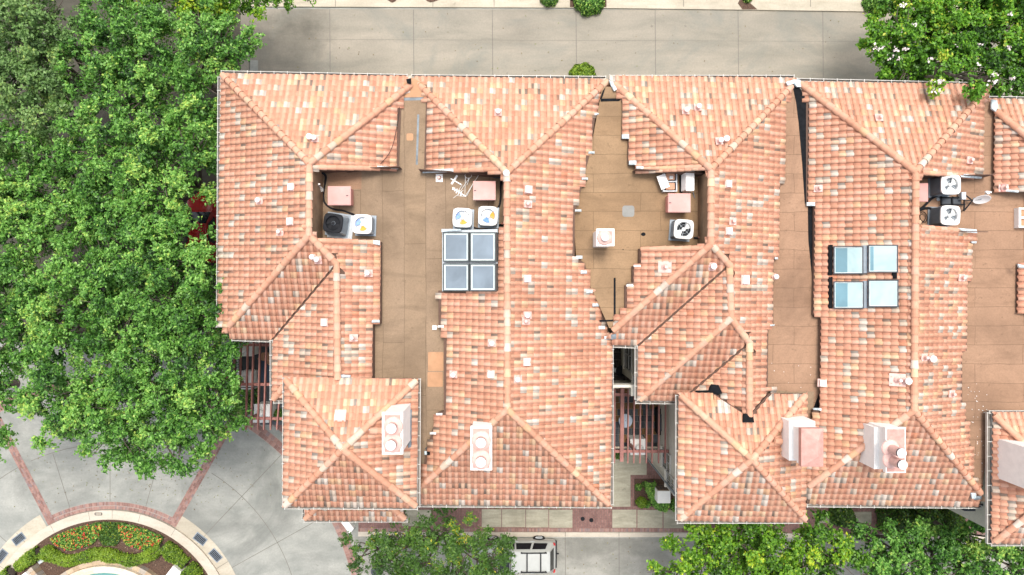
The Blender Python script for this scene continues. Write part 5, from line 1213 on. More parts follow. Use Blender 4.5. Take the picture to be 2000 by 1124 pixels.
# pipes and cables
def cable(name, pts, r, mat, label, cat, group=None, dz=.06):
    Q = [Vector(rp(x, y, z)) for x, y, z in pts]; out = []
    for i in range(len(Q)-1):
        p0, p1, p2, p3 = Q[max(0, i-1)], Q[i], Q[i+1], Q[min(len(Q)-1, i+2)]
        for k in range(6):
            u = k/6; out.append(.5*((2*p1)+(p2-p0)*u+(2*p0-5*p1+4*p2-p3)*u*u+(3*p1-p0-3*p2+p3)*u**3))
    out.append(Q[-1]); m = MB(); m.tube(out, r, 8)
    return tag(m.build(name, M[mat], None, smooth=True), label, cat, group)
cable('refrigerant_pipe', [(619, 339, .5), (629, 338, .3), (636, 345, .12), (635, 360, .07), (632, 380, .07), (634, 395, .07), (643, 405, .07), (655, 410, .07), (670, 412, .07), (684, 417, .08), (693, 421, .12)], .055, 'black', 'thick black insulated pipe curving round the pink hatch in the leftmost roof well', 'pipe')
cable('refrigerant_pipe', [(985, 347, .5), (980, 352, .2), (978, 365, .07), (978, 385, .07), (976, 400, .07), (971, 410, .1)], .06, 'black', 'thick black insulated pipe running down the well beside the long ridge', 'pipe')
cable('refrigerant_pipe', [(985, 438, .3), (975, 441, .08), (960, 446, .07), (940, 449, .06), (925, 445, .06)], .06, 'black', 'thick black pipe curving below the pair of white condensers', 'pipe')
cable('cable', [(889, 361, .05), (894, 355, .05), (905, 349, .05), (930, 347, .05), (960, 347, .05), (983, 348, .3)], .03, 'darkgrey', 'grey cable looping past the fallen aerial', 'cable')
cable('cable', [(630, 395, .1), (640, 397, .05), (650, 404, .05)], .022, 'darkgrey', 'thin cable from the little wall box to the pipe, leftmost well', 'cable')
cable('cable', [(1354, 376, .2), (1358, 390, .06), (1366, 400, .06), (1373, 404, .3)], .022, 'midgrey', 'thin grey cable from the heat pump to the wall box', 'cable')
cable('cable', [(1372, 432, .3), (1368, 448, .08), (1362, 462, .06)], .022, 'black', 'thin black cable from the lower wall box beside the grey condenser', 'cable')
cable('refrigerant_pipe', [(1355, 465, .15), (1366, 465, .2), (1375, 464, .35)], .05, 'black', 'short black pipe from the grey condenser to the rusty stub', 'pipe')
cable('refrigerant_pipe', [(1794, 411, .4), (1803, 405, .15), (1812, 396, .08), (1820, 388, .08), (1832, 382, .12)], .055, 'black', 'black pipe from the ridge wall to the upper right condenser', 'pipe')
cable('refrigerant_pipe', [(1794, 413, .4), (1804, 408, .1), (1815, 407, .08), (1824, 411, .12)], .055, 'black', 'black pipe from the ridge wall to the lower right condenser', 'pipe')
cable('cable', [(1795, 418, .3), (1804, 414, .05), (1811, 424, .05), (1808, 434, .05), (1799, 430, .05), (1797, 422, .05), (1803, 418, .06), (1808, 426, .06), (1801, 436, .06), (1795, 432, .06)], .014, 'black', 'tangled thin black cable in the corner of the right roof well', 'cable')
cable('cable', [(780, 196, .1), (778, 230, .35), (765, 290, .5), (742, 322, .6), (730, 330, .3), (680, 337, .1), (640, 340, .1)], .012, 'black', 'long thin black cable draped over the tiles above the leftmost well', 'cable')
def stub(px, py, a0, label):
    m = MB(); p = Vector(rp(px, py, .35)); m.tube([p, p+Vector((a0, 0, 0))], .055, 10); m.tube([p+Vector((a0*.9, 0, 0)), p+Vector((a0*1.25, 0, 0))], .035, 8)
    tag(m.build('pipe_stub', M['copper']), label, 'pipe')
stub(615, 453, .24, 'rusty pipe stub at the lower corner of the leftmost roof well'); stub(1375, 346, -.22, 'rusty pipe stub in the wall behind the white heat pump'); stub(1375, 464, -.22, 'rusty pipe stub in the wall beside the grey condenser'); stub(616, 339, .2, 'rusty pipe stub at the upper corner of the leftmost roof well'); stub(986, 437, -.15, 'rusty pipe stub above the dark framed skylight')
def wbox(px, py, label):
    p = P(px, py, ZF+.5); t = thing('isolator_box', (p.x, p.y, ZF+.35), label, 'electrical box', 'electrical boxes on the well walls')
    m = MB(); m.prism(rrect(-.075, -.11, .075, .11, .02), 0, .25); m.build('case', M['lightgrey'], t, local=True)
    m = MB(); m.box(-.02, -.13, .05, .02, -.111, .2); m.build('switch', M['darkgrey'], t, local=True)
for a in ((612.5, 391, 'small grey electrical box, upper of two on the leftmost well wall'), (612.5, 418, 'small grey electrical box, lower of two on the leftmost well wall'), (988, 393, 'small grey electrical box, upper of two beside the long straight ridge'), (988, 426, 'small grey electrical box, lower of two beside the long straight ridge'), (1375, 405, 'small grey electrical box with the cable from the white heat pump'), (1375, 428, 'small grey electrical box above the grey condenser')): wbox(*a)
# loose bits on the felt
m = MB(); q = P(849, 640, ZF); m.prism([(q.x+x, q.y+y) for x, y in rrect(-.1, -.1, .1, .1, .03)], ZF+.004, ZF+.09); tag(m.build('roof_drain', M['white']), 'small white square cap on the brown felt below the skylight', 'vent')
m = MB(); m.bar(rp(833, 630, .02), rp(843, 630, .02), .05, .03); tag(m.build('pipe_offcut', M['white']), 'short white pipe offcut lying on the brown felt', 'pipe')
m = MB(); m.bar(rp(836, 611, .02), rp(840, 615, .02), .06, .03); tag(m.build('rubber_offcut', M['black']), 'small black offcut lying on the brown felt', 'scrap')
m = MB(); m.prism([tuple(P(x, y, ZF).xy) for x, y in blob(833, 877, 3, 4, 8, .5)], ZF+.004, ZF+.02); tag(m.build('felt_scrap', M['darkgrey']), 'dark torn scrap on the felt beside the left tower', 'scrap')
m = MB()
for x0, x1, y0, y1, n in ((800, 865, 690, 770, 40), (818, 835, 760, 905, 30), (1885, 1928, 740, 930, 45), (1500, 1600, 700, 760, 8), (800, 850, 600, 700, 10)):
    for _ in range(n):
        x, y = random.uniform(x0, x1), random.uniform(y0, y1); q = Vector(rp(x, y, .012)); e = random.uniform(.010, .024); m.prism([(q.x+e*math.cos(k*1.26+random.random()*.5), q.y+e*math.sin(k*1.26)) for k in range(5)], q.z-.008, q.z+.004)
tag(m.build('debris', M['white']), kind='stuff')

# ---------------------------------------------------------------- left court: balcony and pergola
ZD, ZP = 3.2, 6.0
def pier(px, py, label, z0=ZD, z1=4.35, wd=.78, globe=True, lam=None):
    q = P(px, py, z1); t = thing('pier', (q.x, q.y, z0), label, 'pier', 'white piers around the terraces')
    h = z1-z0; a = wd/2
    m = MB(); m.box(-a, -a, 0, a, a, h-.12); m.build('shaft', M['whitestucco'], t, local=True)
    m = MB(); m.box(-a-.04, -a-.04, h-.12, a+.04, a+.04, h); m.build('cap', M['white'], t, local=True)
    if globe:
        m = MB(); m.lathe((0, 0, h), [(.2, 0), (.2, .03), (.08, .05), (.07, .12)], 16); m.build('lamp_base', M['offwhite'], t, local=True)
        m = MB(); m.lathe((0, 0, h+.12), [(.07, 0)]+[(.21*math.sin(math.pi*k/12), .2-.21*math.cos(math.pi*k/12)) for k in range(2, 12)]+[(.001, .41)], 18); m.build('globe', M['globe'], t, local=True, smooth=True)
    return t
def railing(pts, z0, label, h=.95, n=None):
    t = thing('railing', (pts[0][0], pts[0][1], z0), label, 'railing', 'black balcony railings')
    for a, b in zip(pts[:-1], pts[1:]):
        a3, b3 = Vector((*a, z0)), Vector((*b, z0)); m = MB(); m.bar(a3+Vector((0, 0, h)), b3+Vector((0, 0, h)), .05, .04); m.bar(a3+Vector((0, 0, .1)), b3+Vector((0, 0, .1)), .03, .03); m.build('rail', M['iron'], t)
        L = (b3-a3).length; k = max(2, int(L/.13))
        m = MB()
        for i in range(k+1): q = a3.lerp(b3, i/k); m.bar(q+Vector((0, 0, .1)), q+Vector((0, 0, h)), .018, .018)
        m.build('balusters', M['iron'], t)
    return t
def Pxy(px, py, z): q = P(px, py, z); return (q.x, q.y)
t = thing('balcony', P(515, 720, 0), 'grey floored balcony under the left pergola', 'balcony')
m = MB(); m.prism([Pxy(466, 668, ZD), Pxy(575, 668, ZD), Pxy(580, 830, ZD), Pxy(508, 830, ZD), Pxy(508, 752, ZD), Pxy(466, 752, ZD)], 0, ZD-.02); m.build('base', M['stucco'], t)
m = MB(); m.prism([Pxy(466, 668, ZD), Pxy(575, 668, ZD), Pxy(580, 830, ZD), Pxy(508, 830, ZD), Pxy(508, 752, ZD), Pxy(466, 752, ZD)], ZD-.02, ZD, 0)
m.build('floor', M['darkgrey'], t)
pier(478, 681, 'white pier at the top of the left pergola, nearest the big trees'); pier(478, 741, 'white pier in the middle of the left pergola above the green planting'); pier(511.5, 805, 'white pier at the bottom of the left pergola beside the tower')
railing([Pxy(474, 690, ZD), Pxy(474, 735, ZD)], ZD, 'black balcony railing between the two upper white piers'); railing([Pxy(482, 752, ZD), Pxy(508, 753, ZD), Pxy(508, 797, ZD)], ZD, 'black balcony railing above the green planting')
m = MB(); m.prism([Pxy(464, 753, 3.6), Pxy(494, 753, 3.6), Pxy(494, 761, 3.6), Pxy(464, 761, 3.6)], 0, 3.6); tag(m.build('parapet_wall', M['whitestucco']), 'low white parapet in front of the middle left pier', 'wall')
m = MB(); m.prism([Pxy(494, 818, 3.4), Pxy(525, 818, 3.4), Pxy(525, 826, 3.4), Pxy(494, 826, 3.4)], 0, 3.4); tag(m.build('parapet_wall', M['whitestucco']), 'low white parapet in front of the lowest left pier', 'wall')
t = thing('daybed', (*Pxy(514, 720, ZD+.4), ZD), 'dark blue daybed under the left pergola', 'daybed')
m = MB(); a = P(505, 702, ZD+.5); b = P(530, 748, ZD+.5); m.prism(rrect(a.x, b.y, b.x, a.y, .15), ZD, ZD+.3); m.build('frame', M['black'], t); m = MB(); m.prism(rrect(a.x+.04, b.y+.04, b.x-.04, a.y-.04, .2), ZD+.3, ZD+.5); m.build('mattress', plain('navy_fabric', (.03, .045, .075), .9), t)
t = thing('parasol', (*Pxy(520, 702, ZD+1.6), ZD), 'folded back tan canopy over the dark daybed', 'canopy')
m = MB(); c = P(516, 694, ZD+1.5); q = [P(502, 702, ZD+1.2), P(512, 689, ZD+1.4), P(524, 689, ZD+1.4), P(531, 703, ZD+1.2), P(526, 715, ZD+1.0), P(518, 706, ZD+1.5)]
m.face(q[::-1]); m.face([v-Vector((0, 0, .04)) for v in q]); m.build('canvas', plain('tan_canvas', (.26, .14, .085), .9), t); m = MB(); m.tube([(c.x, c.y-.2, ZD), (c.x, c.y-.2, ZD+1.3)], .03, 8); m.build('pole', M['iron'], t)
def pergola(label, beams, cross, posts, z=ZP):
    b0 = P(beams[0][0], beams[0][1], z); t = thing('pergola', (b0.x, b0.y, 0), label, 'pergola', 'brown red timber pergolas')
    for bm_ in beams:
        x0, y0, x1, y1 = bm_[:4]; wd = bm_[4] if len(bm_) > 4 else .065
        m = MB(); a, b = P(x0, y0, z), P(x1, y1, z); e = (b-a).normalized(); m.bar(a, b-e*.12, wd, .16); m.bar(b-e*.12, b+Vector((0, 0, .02)), wd*.95, .09); m.build('rafter', M['pergola'], t)
    for x0, y0, x1, y1 in cross: m = MB(); m.bar(P(x0, y0, z-.16), P(x1, y1, z-.16), .14, .15); m.build('cross_beam', M['pergola'], t)
    for px, py in posts: m = MB(); q = P(px, py, z-.24); m.box(q.x-.07, q.y-.07, ZD if py < 890 else 0, q.x+.07, q.y+.07, z-.24); m.build('post', M['pergola'], t)
    return t
pergola('brown red pergola of long thin rafters left of the left tower', [(445, 690, 444, 767), (458.5, 668, 456.5, 768), (471, 668, 468.5, 768), (484, 667, 480.5, 840), (495.5, 667, 490.5, 840), (508, 667, 504, 840), (520.5, 667, 515.5, 840), (533, 700, 528.5, 840), (545.5, 785, 541, 840), (556, 785, 553, 840)], [(443, 674, 532, 674), (444, 751, 530, 751), (486, 817, 556, 818)], [(460, 751), (490, 817), (531, 672)])
shrub('shrub', 482, 775, ZD, 1.0, 1.1, 'leafy green shrub below the balcony of the left pergola', 'leaf_green', 2600, (.05, .09), z0=1.2)
shrub('shrub', 497, 790, ZD, .6, .8, 'second smaller leafy shrub beside the black railing, left pergola', 'leaf_green', 1000, (.05, .09), z0=1.2)
shrub('shrub', 545, 810, ZD, .35, .5, 'small dark shrub between the left pergola and the tower', 'leaf_dark', 500, (.04, .07), z0=ZD)
# ---------------------------------------------------------------- middle court
t = thing('terrace', (*Pxy(1260, 820, 0), 0), 'slate paved terrace under the middle pergola', 'terrace')
tp = [Pxy(1190, 752, ZD), Pxy(1325, 752, ZD), Pxy(1325, 874, ZD), Pxy(1190, 874, ZD)]
m = MB(); m.prism(tp, 0, ZD-.03); m.build('base', M['stucco'], t)
m = MB(); X0, X1, Y0, Y1 = tp[0][0], tp[1][0], tp[2][1], tp[0][1]; y = Y0
while y < Y1-.05:
    x = X0-random.uniform(0, .3); hh = random.choice((.28, .36, .44))
    while x < X1:
        ww = random.choice((.28, .36, .44, .55)); m.box(max(x, X0), y, ZD-.03, min(x+ww-.012, X1), min(y+hh-.012, Y1), ZD, 0, random.random()*.98+.01) if x+ww-.012 > X0+.02 else None; x += ww
    y += hh
m.build('slate_floor', M['slate'], t)
m = MB(); m.prism([Pxy(1190, 873, ZD+.1), Pxy(1325, 873, ZD+.1), Pxy(1325, 877.5, ZD+.1), Pxy(1190, 877.5, ZD+.1)], 0, ZD+.1); m.build('edge_coping', M['stone'], t)
t = thing('light_well', (*Pxy(1220, 715, 0), 0), 'narrow dark light well floor of square tiles above the pergola', 'light well')
m = MB(); x = PX(1195, ZD)
while x < PX(1262, ZD):
    y = PY(752, ZD)
    while y < PY(668, ZD): m.box(x, y, ZD-.6, x+.43, y+.43, ZD-.55, 0, random.random()*.9+.05); y += .45
    x += .45
m.build('tile_floor', M['darkfloor'], t)
m = MB(); a = P(1195, 752, 9.2); b = P(1243, 757.5, 9.2); m.box(a.x, b.y, 8.6, b.x, a.y, 9.2); a = P(1234, 750, 9); m.box(b.x-.25, b.y-.4, 8.6, b.x, b.y, 9.19); a = P(1190, 752, 5); b_ = P(1262, 758, 5); m.box(a.x, b_.y, ZD, b_.x, a.y, 5.2); tag(m.build('bridge_wall', M['stucco']), 'cream beam closing the lower end of the narrow light well', 'wall')
t = thing('plant_pot', (*Pxy(1214, 725, 3.2), 2.65), 'round black pot in the dark light well', 'pot'); m = MB(); m.lathe((0, 0, 0), [(.2, 0), (.3, .5), (.32, .55), (.27, .55), (.25, .45), (.001, .45)], 20); m.build('bowl', M['black'], t, local=True)
m = MB(); q = P(1204, 725, 3.2); m.lathe((q.x, q.y, 2.65), [(.12, 0), (.13, .3), (.10, .32), (.05, .33), (.001, .33)], 16); tag(m.build('lantern', M['lightgrey']), 'small pale round lantern beside the black pot', 'lantern')
t = thing('patio_table', (*Pxy(1222, 822.5, 3.95), ZD), 'round pale blue patio table under the middle pergola', 'table')
m = MB(); m.lathe((0, 0, 0), [(.37, .70), (.38, .715), (.38, .735), (.36, .745), (.001, .748)], 32); m.build('tabletop', M['tablelid'], t, local=True); m = MB(); m.lathe((0, 0, 0), [(.22, 0), (.22, .03), (.04, .06), (.035, .70)], 16); m.build('pedestal', M['iron'], t, local=True); m = MB(); m.lathe((0, 0, .74), [(.03, 0), (.02, .012), (.001, .012)], 10); m.build('hole_plug', M['black'], t, local=True)
t = thing('barbecue', (*Pxy(1295, 825, 4.0), ZD), 'black covered barbecue against the tower wall in the middle court', 'barbecue')
m = MB(); m.prism(rrect(-.30, -.72, .30, .72, .08), 0, .8); m.build('cart', M['black'], t, local=True); m = MB()
for k in range(7):
    a0, a1 = math.pi*k/7, math.pi*(k+1)/7; m.idx([(.27*math.cos(a0), -.45, .8+.22*math.sin(a0)), (.27*math.cos(a1), -.45, .8+.22*math.sin(a1)), (.27*math.cos(a1), .45, .8+.22*math.sin(a1)), (.27*math.cos(a0), .45, .8+.22*math.sin(a0))], [(0, 3, 2, 1)])
m.face([(.27*math.cos(math.pi*k/7), -.45, .8+.22*math.sin(math.pi*k/7)) for k in range(8)]); m.face([(.27*math.cos(math.pi*k/7), .45, .8+.22*math.sin(math.pi*k/7)) for k in range(7, -1, -1)]); m.build('hood', M['darkgrey'], t, local=True); m = MB(); m.tube([(-.30, -.3, .95), (-.30, .3, .95)], .018, 8); m.build('handle', M['lightgrey'], t, local=True)
pier(1247, 873.5, 'white pier in the middle of the terrace edge, beside the concrete path', wd=.80); pier(1310, 872, 'white pier at the tower end of the terrace edge, middle court', wd=.80)
for a in ('.',): 
    q = P(1253, 882, 5.0)
railing([Pxy(1193, 876, ZD+.1), Pxy(1240, 876, ZD+.1)], ZD+.1, 'black railing along the terrace edge left of the middle pier'); railing([Pxy(1262, 876, ZD+.1), Pxy(1303, 876, ZD+.1)], ZD+.1, 'black railing along the terrace edge right of the middle pier')
pergola('brown red pergola of thin rafters over the slate terrace', [(1200.5, 760, 1199.8, 905), (1215.5, 758, 1214, 902, .19), (1227, 760, 1226, 905), (1238.5, 760, 1237.6, 905), (1250.6, 784, 1249.6, 905), (1263, 784, 1262, 905), (1275, 784, 1273, 905), (1287, 784, 1286, 905), (1300, 784, 1299, 905), (1310.5, 784, 1310, 905), (1323, 784, 1323, 905)], [(1197, 771, 1241, 771), (1197, 881.5, 1324, 881.5)], [(1216, 770), (1240, 881), (1316, 881)])
m = MB(); m.prism([Pxy(1196, 884, .1), Pxy(1263, 884, .1), Pxy(1263, 928, .1), Pxy(1231.5, 928, .1), Pxy(1231.5, 990, .1), Pxy(1196, 990, .1)], 0, .10); struct(m, 'court_path', M['panel'])
m = MB(); m.prism([Pxy(1190, 884, .08), Pxy(1330, 884, .08), Pxy(1330, 995, .08), Pxy(1190, 995, .08)], 0, .075); struct(m, 'court_brick', M['brick'])
m = MB(); m.prism([Pxy(1239, 936, .1), Pxy(1340, 936, .1), Pxy(1340, 989, .1), Pxy(1239, 989, .1)], 0, .12); struct(m, 'planting_bed', M['mulch'])
hedge([(1268, 938), (1269, 950), (1275, 968), (1284, 980), (1300, 985)], .62, .75, 'clipped dark green hedge curving past the white planter in the middle court', 'leaf_green', 4200, z0=.1)
shrub('box_ball', 1252, 980, .5, .34, .55, 'round clipped bush at the lower corner of the court bed', 'hedge', 1500)
shrub('shrub', 1246, 951, .3, .22, .35, 'small leafy plant in the dark mulch of the court bed', 'leaf_green', 400); shrub('shrub', 1262, 984, .3, .25, .4, 'low green plant between the round bush and the hedge', 'leaf_green', 450); shrub('shrub', 1258, 947, .3, .22, .2, 'sparse small plant in the mulch near the brick border', 'leaf_dark', 160)
shrub('shrub', 1318, 985, .3, .4, .6, 'low green shrub squeezed between white planter and tower corner', 'leaf_green', 900); shrub('shrub', 1209, 888, .3, .3, .4, 'dark little shrub under the terrace edge by the path', 'leaf_dark', 500)
t = thing('planter', (*Pxy(1297.5, 971, 1.6), .1), 'white boxy stucco pier with brown rear face beside the court hedge', 'pier')
m = MB(); m.box(-.40, -.37, 0, .36, .34, 1.5); m.build('box', M['whitestucco'], t, local=True)
m = MB(); m.box(-.34, .342, .1, .30, .37, 1.42); m.build('back_panel', plain('brown_panel', (.24, .17, .13), .9), t, local=True)
m = MB()
for k in range(4): m.bar((-.3+k*.18, .40, .2), (-.3+k*.18, .40, 1.35), .02, .02)
m.bar((-.36, .40, 1.1), (.3, .40, 1.1), .02, .02); m.bar((-.36, .40, .5), (.3, .40, .5), .02, .02); m.bar((-.15, .38, 1.3), (-.15, .62, 1.3), .03, .03); m.build('trellis', M['iron'], t, local=True)
C = np.array([tuple(P(random.uniform(930, 1193), 987+random.uniform(0, 4.5), .15)) for _ in range(900)]); o = leaves_mesh('ground_cover', C+RNG.normal(size=C.shape)*.03, orient(900), RNG.uniform(.04, .08, 900), RNG.random(900), M['leaf_green']); tag(o, kind='stuff')

# ---------------------------------------------------------------- cars
def vehicle(name, label, cat, loc, rz, st, body, win, wheels, wr=.36, wt=.24):
    """st: stations front to rear (x, half width, sill z, belt z, roof half width, roof z)"""
    t = thing(name, loc, label, cat, None, rz)
    m = MB(); rows = []
    for x, w_, zs, zb, rw, zr in st:
        half = [(w_*.86, zs), (w_*.97, zs+.08), (w_, (zs+zb)/2), (w_*.985, zb-.06), (w_*.95, zb), (rw+.03, zr-.07), (rw*.96, zr-.015), (rw*.6, zr+.012), (0, zr+.02)]
        rows.append([(x, y, z) for y, z in half]+[(x, -y, z) for y, z in half[-2::-1]])
    n = len(rows[0])
    for a, b in zip(rows[:-1], rows[1:]): m.idx(a+b, [(k, k+1, n+k+1, n+k) for k in range(n-1)])
    for a, b in zip(rows[:-1], rows[1:]): m.face([a[0], b[0], b[-1], a[-1]])
    m.face(rows[0]); m.face(rows[-1][::-1])
    bo = m.build('body', body, t, local=True, smooth=True)
    bo.data.set_sharp_from_angle(angle=R(32)) if hasattr(bo.data, 'set_sharp_from_angle') else None
    for nm, quads in win:
        m = MB()
        for q in quads:
            m.face(q); c = sum((Vector(v) for v in q), Vector())/4
        m.build(nm, M['glassdark'], t, local=True)
    for x, y in wheels:
        m = MB(); s_ = 1 if y > 0 else -1
        m.lathe((x, y, wr), [(wr*.62, s_*-wt/2), (wr*.94, s_*-wt/2), (wr, s_*-wt*.3), (wr, s_*wt*.3), (wr*.94, s_*wt/2), (wr*.66, s_*wt/2)], 24, axis='y', cap=False); w_ = m.build('wheel', M['black'], t, local=True)
        m = MB(); m.lathe((x, y, wr), [(wr*.66, s_*wt*.42), (wr*.6, s_*wt*.36), (wr*.2, s_*wt*.40), (.001, s_*wt*.44)], 20, axis='y', cap=False)
        for k in range(5):
            a = 2*math.pi*k/5; m.bar((x, y+s_*wt*.46, wr), (x+math.cos(a)*wr*.6, y+s_*wt*.46, wr+math.sin(a)*wr*.6), .06, .03)
        m.build('rim', M['lightgrey'], w_, local=True)
    return t
st = [(2.34, .72, .42, .66, .60, .70), (2.26, .84, .32, .84, .74, .90), (2.0, .90, .30, .94, .80, .99), (1.25, .93, .30, 1.02, .80, 1.08), (1.08, .93, .30, 1.04, .78, 1.13), (.36, .93, .30, 1.06, .63, 1.70), (.1, .93, .30, 1.06, .63, 1.745), (-1.0, .93, .30, 1.07, .63, 1.76), (-1.85, .92, .32, 1.08, .61, 1.72), (-1.97, .91, .34, 1.08, .60, 1.66), (-2.22, .90, .36, 1.06, .70, 1.10), (-2.32, .86, .38, .92, .68, .95), (-2.36, .82, .42, .72, .66, .74)]
def sidepanes(s_):
    def pt(x, f): y = .895+(.675-.895)*f; z = 1.085+(1.64-1.085)*f; return (x, s_*(y+.012), z+.006)
    return [[pt(.86, .06), pt(.10, .06), pt(.10, .92), pt(.38, .92)], [pt(.02, .06), pt(-.92, .06), pt(-.80, .92), pt(.0, .92)], [pt(-1.05, .06), pt(-1.86, .10), pt(-1.70, .90), pt(-.92, .92)]]
win = [('windscreen', [[(1.06, -.72, 1.165), (1.06, .72, 1.165), (.40, .58, 1.70), (.40, -.58, 1.70)]]), ('rear_window', [[(-2.0, -.56, 1.655), (-2.0, .56, 1.655), (-2.225, .62, 1.16), (-2.225, -.62, 1.16)]])]
for s_ in (1, -1): 
    for p_ in sidepanes(s_): win.append(('side_window', [p_]))
suv = vehicle('parked_car', 'silver estate car with black roof bars parked on the street under the tree', 'car', (.26, -16.08, .012), math.pi, st, M['silver'], win, [(1.42, .83), (1.42, -.83), (-1.38, .83), (-1.38, -.83)], .37)
m = MB()
for s_ in (1, -1): m.bar((-.25, s_*.56, 1.83), (-1.78, s_*.56, 1.81), .06, .05)
for x in (-.62, -1.42): m.bar((x, -.56, 1.85), (x, .56, 1.85), .07, .03)
for s_ in (1, -1):
    for x in (-.3, -1.7): m.box(x-.04, s_*.56-.03, 1.72, x+.04, s_*.56+.03, 1.83)
m.build('roof_rack', M['black'], suv, local=True)
for s_ in (1, -1):
    m = MB(); m.prism(rrect(.74, s_*1.02-.12, .90, s_*1.02+.12, .04), 1.06, 1.24); m.build('wing_mirror', M['black'], suv, local=True)
    m = MB(); m.prism([(-2.18, s_*.89), (-2.30, s_*.86), (-2.32, s_*.72), (-2.235, s_*.74)][::s_], .95, 1.12); m.build('tail_lamp', M['redglass'], suv, local=True)
    for x in (.0, -.98): m = MB(); m.bar((x+.12, s_*.945, .98), (x-.1, s_*.945, .98), .03, .03); m.build('door_handle', M['lightgrey'], suv, local=True)
    m = MB(); m.prism(rrect(2.02, s_*.68-.14, 2.25, s_*.68+.14, .05), .70, .97); m.build('headlight', M['lightgrey'], suv, local=True)
for s_ in (1, -1):
    m = MB()
    for x in (.98, -.04, -1.02): m.bar((x, s_*.925, .45), (x, s_*.898, 1.04), .018, .012)
    m.build('door_seam', M['black'], suv, local=True)
m = MB(); m.bar((1.15, -.72, 1.10), (1.15, .72, 1.10), .02, .012); m.bar((.33, -.6, 1.735), (.33, .6, 1.735), .05, .02); m.build('seam', M['black'], suv, local=True)
m = MB(); m.box(-2.44, -.8, .42, -2.34, .8, .60); m.box(2.30, -.78, .40, 2.40, .78, .55); m.build('bumper', M['black'], suv, local=True); m = MB(); m.bar((-2.4, 0, .45), (-2.58, 0, .45), .06, .05); m.build('tow_bar', M['black'], suv, local=True)
st = [(2.2, .66, .30, .52, .5, .56), (2.12, .82, .25, .62, .66, .68), (1.8, .89, .22, .70, .74, .78), (.95, .91, .22, .80, .74, .92), (.80, .91, .22, .82, .72, .95), (.05, .90, .22, .85, .54, 1.30), (-.5, .90, .22, .86, .55, 1.33), (-1.0, .91, .24, .87, .54, 1.28), (-1.75, .91, .28, .88, .66, .98), (-2.1, .84, .32, .82, .66, .90), (-2.22, .76, .40, .70, .6, .74)]
win = [('windscreen', [[(.80, -.66, .975), (.80, .66, .975), (.10, .50, 1.295), (.10, -.50, 1.295)]]), ('rear_window', [[(-1.05, -.5, 1.275), (-1.05, .5, 1.275), (-1.7, .58, 1.02), (-1.7, -.58, 1.02)]])]
for s_ in (1, -1): win.append(('side_window', [[(.62, s_*.87, .89), (-1.1, s_*.875, .92), (-.95, s_*.62, 1.24), (.06, s_*.61, 1.25)]]))
q = P(396, 440, .6); car2 = vehicle('parked_car', 'glossy red coupe parked beside the house, half hidden by leaves', 'car', (q.x, q.y-.05, .012), math.pi/2, st, M['red'], win, [(1.35, .80), (1.35, -.80), (-1.3, .80), (-1.3, -.80)], .33)
for s_ in (1, -1):
    m = MB(); m.prism(rrect(.45, s_*.98-.1, .60, s_*.98+.1, .04), .88, 1.0); m.build('wing_mirror', M['red'], car2, local=True); m = MB(); m.prism(rrect(1.84, s_*.66-.10, 2.1, s_*.66+.12, .05), .58, .775); m.build('headlight', M['lightgrey'], car2, local=True)
t = thing('litter_bin', P(734, 1117, .02), 'round dark bin half under the tree at the bottom edge', 'bin'); q = P(734, 1117, .9); t.location = (q.x, q.y, .02)
m = MB(); m.lathe((0, 0, 0), [(.26, 0), (.29, .75), (.30, .8)], 22); m.build('drum', M['darkgrey'], t, local=True); m = MB(); m.lathe((0, 0, .8), [(.31, 0), (.31, .05), (.2, .1), (.12, .1), (.12, .06), (.001, .05)], 22); m.build('lid', M['darkgrey'], t, local=True)
m = MB(); m.prism([Pxy(667, 1020, .3), Pxy(681, 1017, .3), Pxy(692, 1032, .3), Pxy(684, 1041, .3)], 0, .42); tag(m.build('kerb_block', M['whitestucco']), 'white sloping block beside the tower at the ring of brick', 'kerb block')

# ---------------------------------------------------------------- planting
hedge([(90, 1071), (103, 1079), (116, 1086), (130, 1092), (144, 1093), (168, 1086), (186, 1080), (204, 1078), (222, 1082), (240, 1088), (258, 1092), (273, 1091), (290, 1084), (305, 1076), (321, 1066)], .62, .62, 'long wavy clipped bright green hedge above the fountain', n=13000)
hedge([(325, 1063), (336, 1072), (346, 1082), (357, 1091), (367, 1099)], .70, .65, 'short clipped green hedge running down right of the fountain', n=5000)
hedge([(370, 1104), (379, 1113), (388, 1125), (392, 1138)], .80, .75, 'rounder clipped green hedge at the bottom right of the circle', n=4000)
hedge([(82, 1075), (70, 1083), (58, 1091), (42, 1104)], .68, .62, 'short clipped green hedge running down left of the fountain', n=5000)
hedge([(30, 1113), (18, 1121), (4, 1132)], .70, .62, 'clipped green hedge cut by the bottom left corner of the photo', n=3000)
def bed(name, a0, a1, r0, r1, n, mat, label_kind, red=0, yel=0):
    aa = RNG.uniform(a0, a1, n); u = RNG.random(n); lim = r1-(r1-r0)*np.clip(1.15*np.sin(np.clip((aa-a0)/(a1-a0), .02, .98)*math.pi)**.5, 0, 1); rr = lim+(r1-lim)*u
    C = np.stack([GC.x+rr*RP*np.sin(np.radians(aa)), GC.y+rr*RP*np.cos(np.radians(aa)), .07+RNG.uniform(.06, .24, n)], 1)
    o = leaves_mesh(name, C, orient(n, .5), RNG.uniform(.035, .07, n), RNG.random(n), M[mat]); tag(o, kind='stuff')
    for nn, k, mt in (('red_flowers', red, 'petal_red'), ('yellow_leaves', yel, 'petal_yellow')):
        if k:
            i = RNG.choice(n, k, replace=False); cc = np.repeat(C[i]+np.array([0, 0, .10]), 3, 0)+RNG.normal(size=(k*3, 3))*.02
            leaves_mesh(nn, cc, orient(k*3, .8), RNG.uniform(.025, .045, k*3), RNG.random(k*3), M[mt], o, .8)
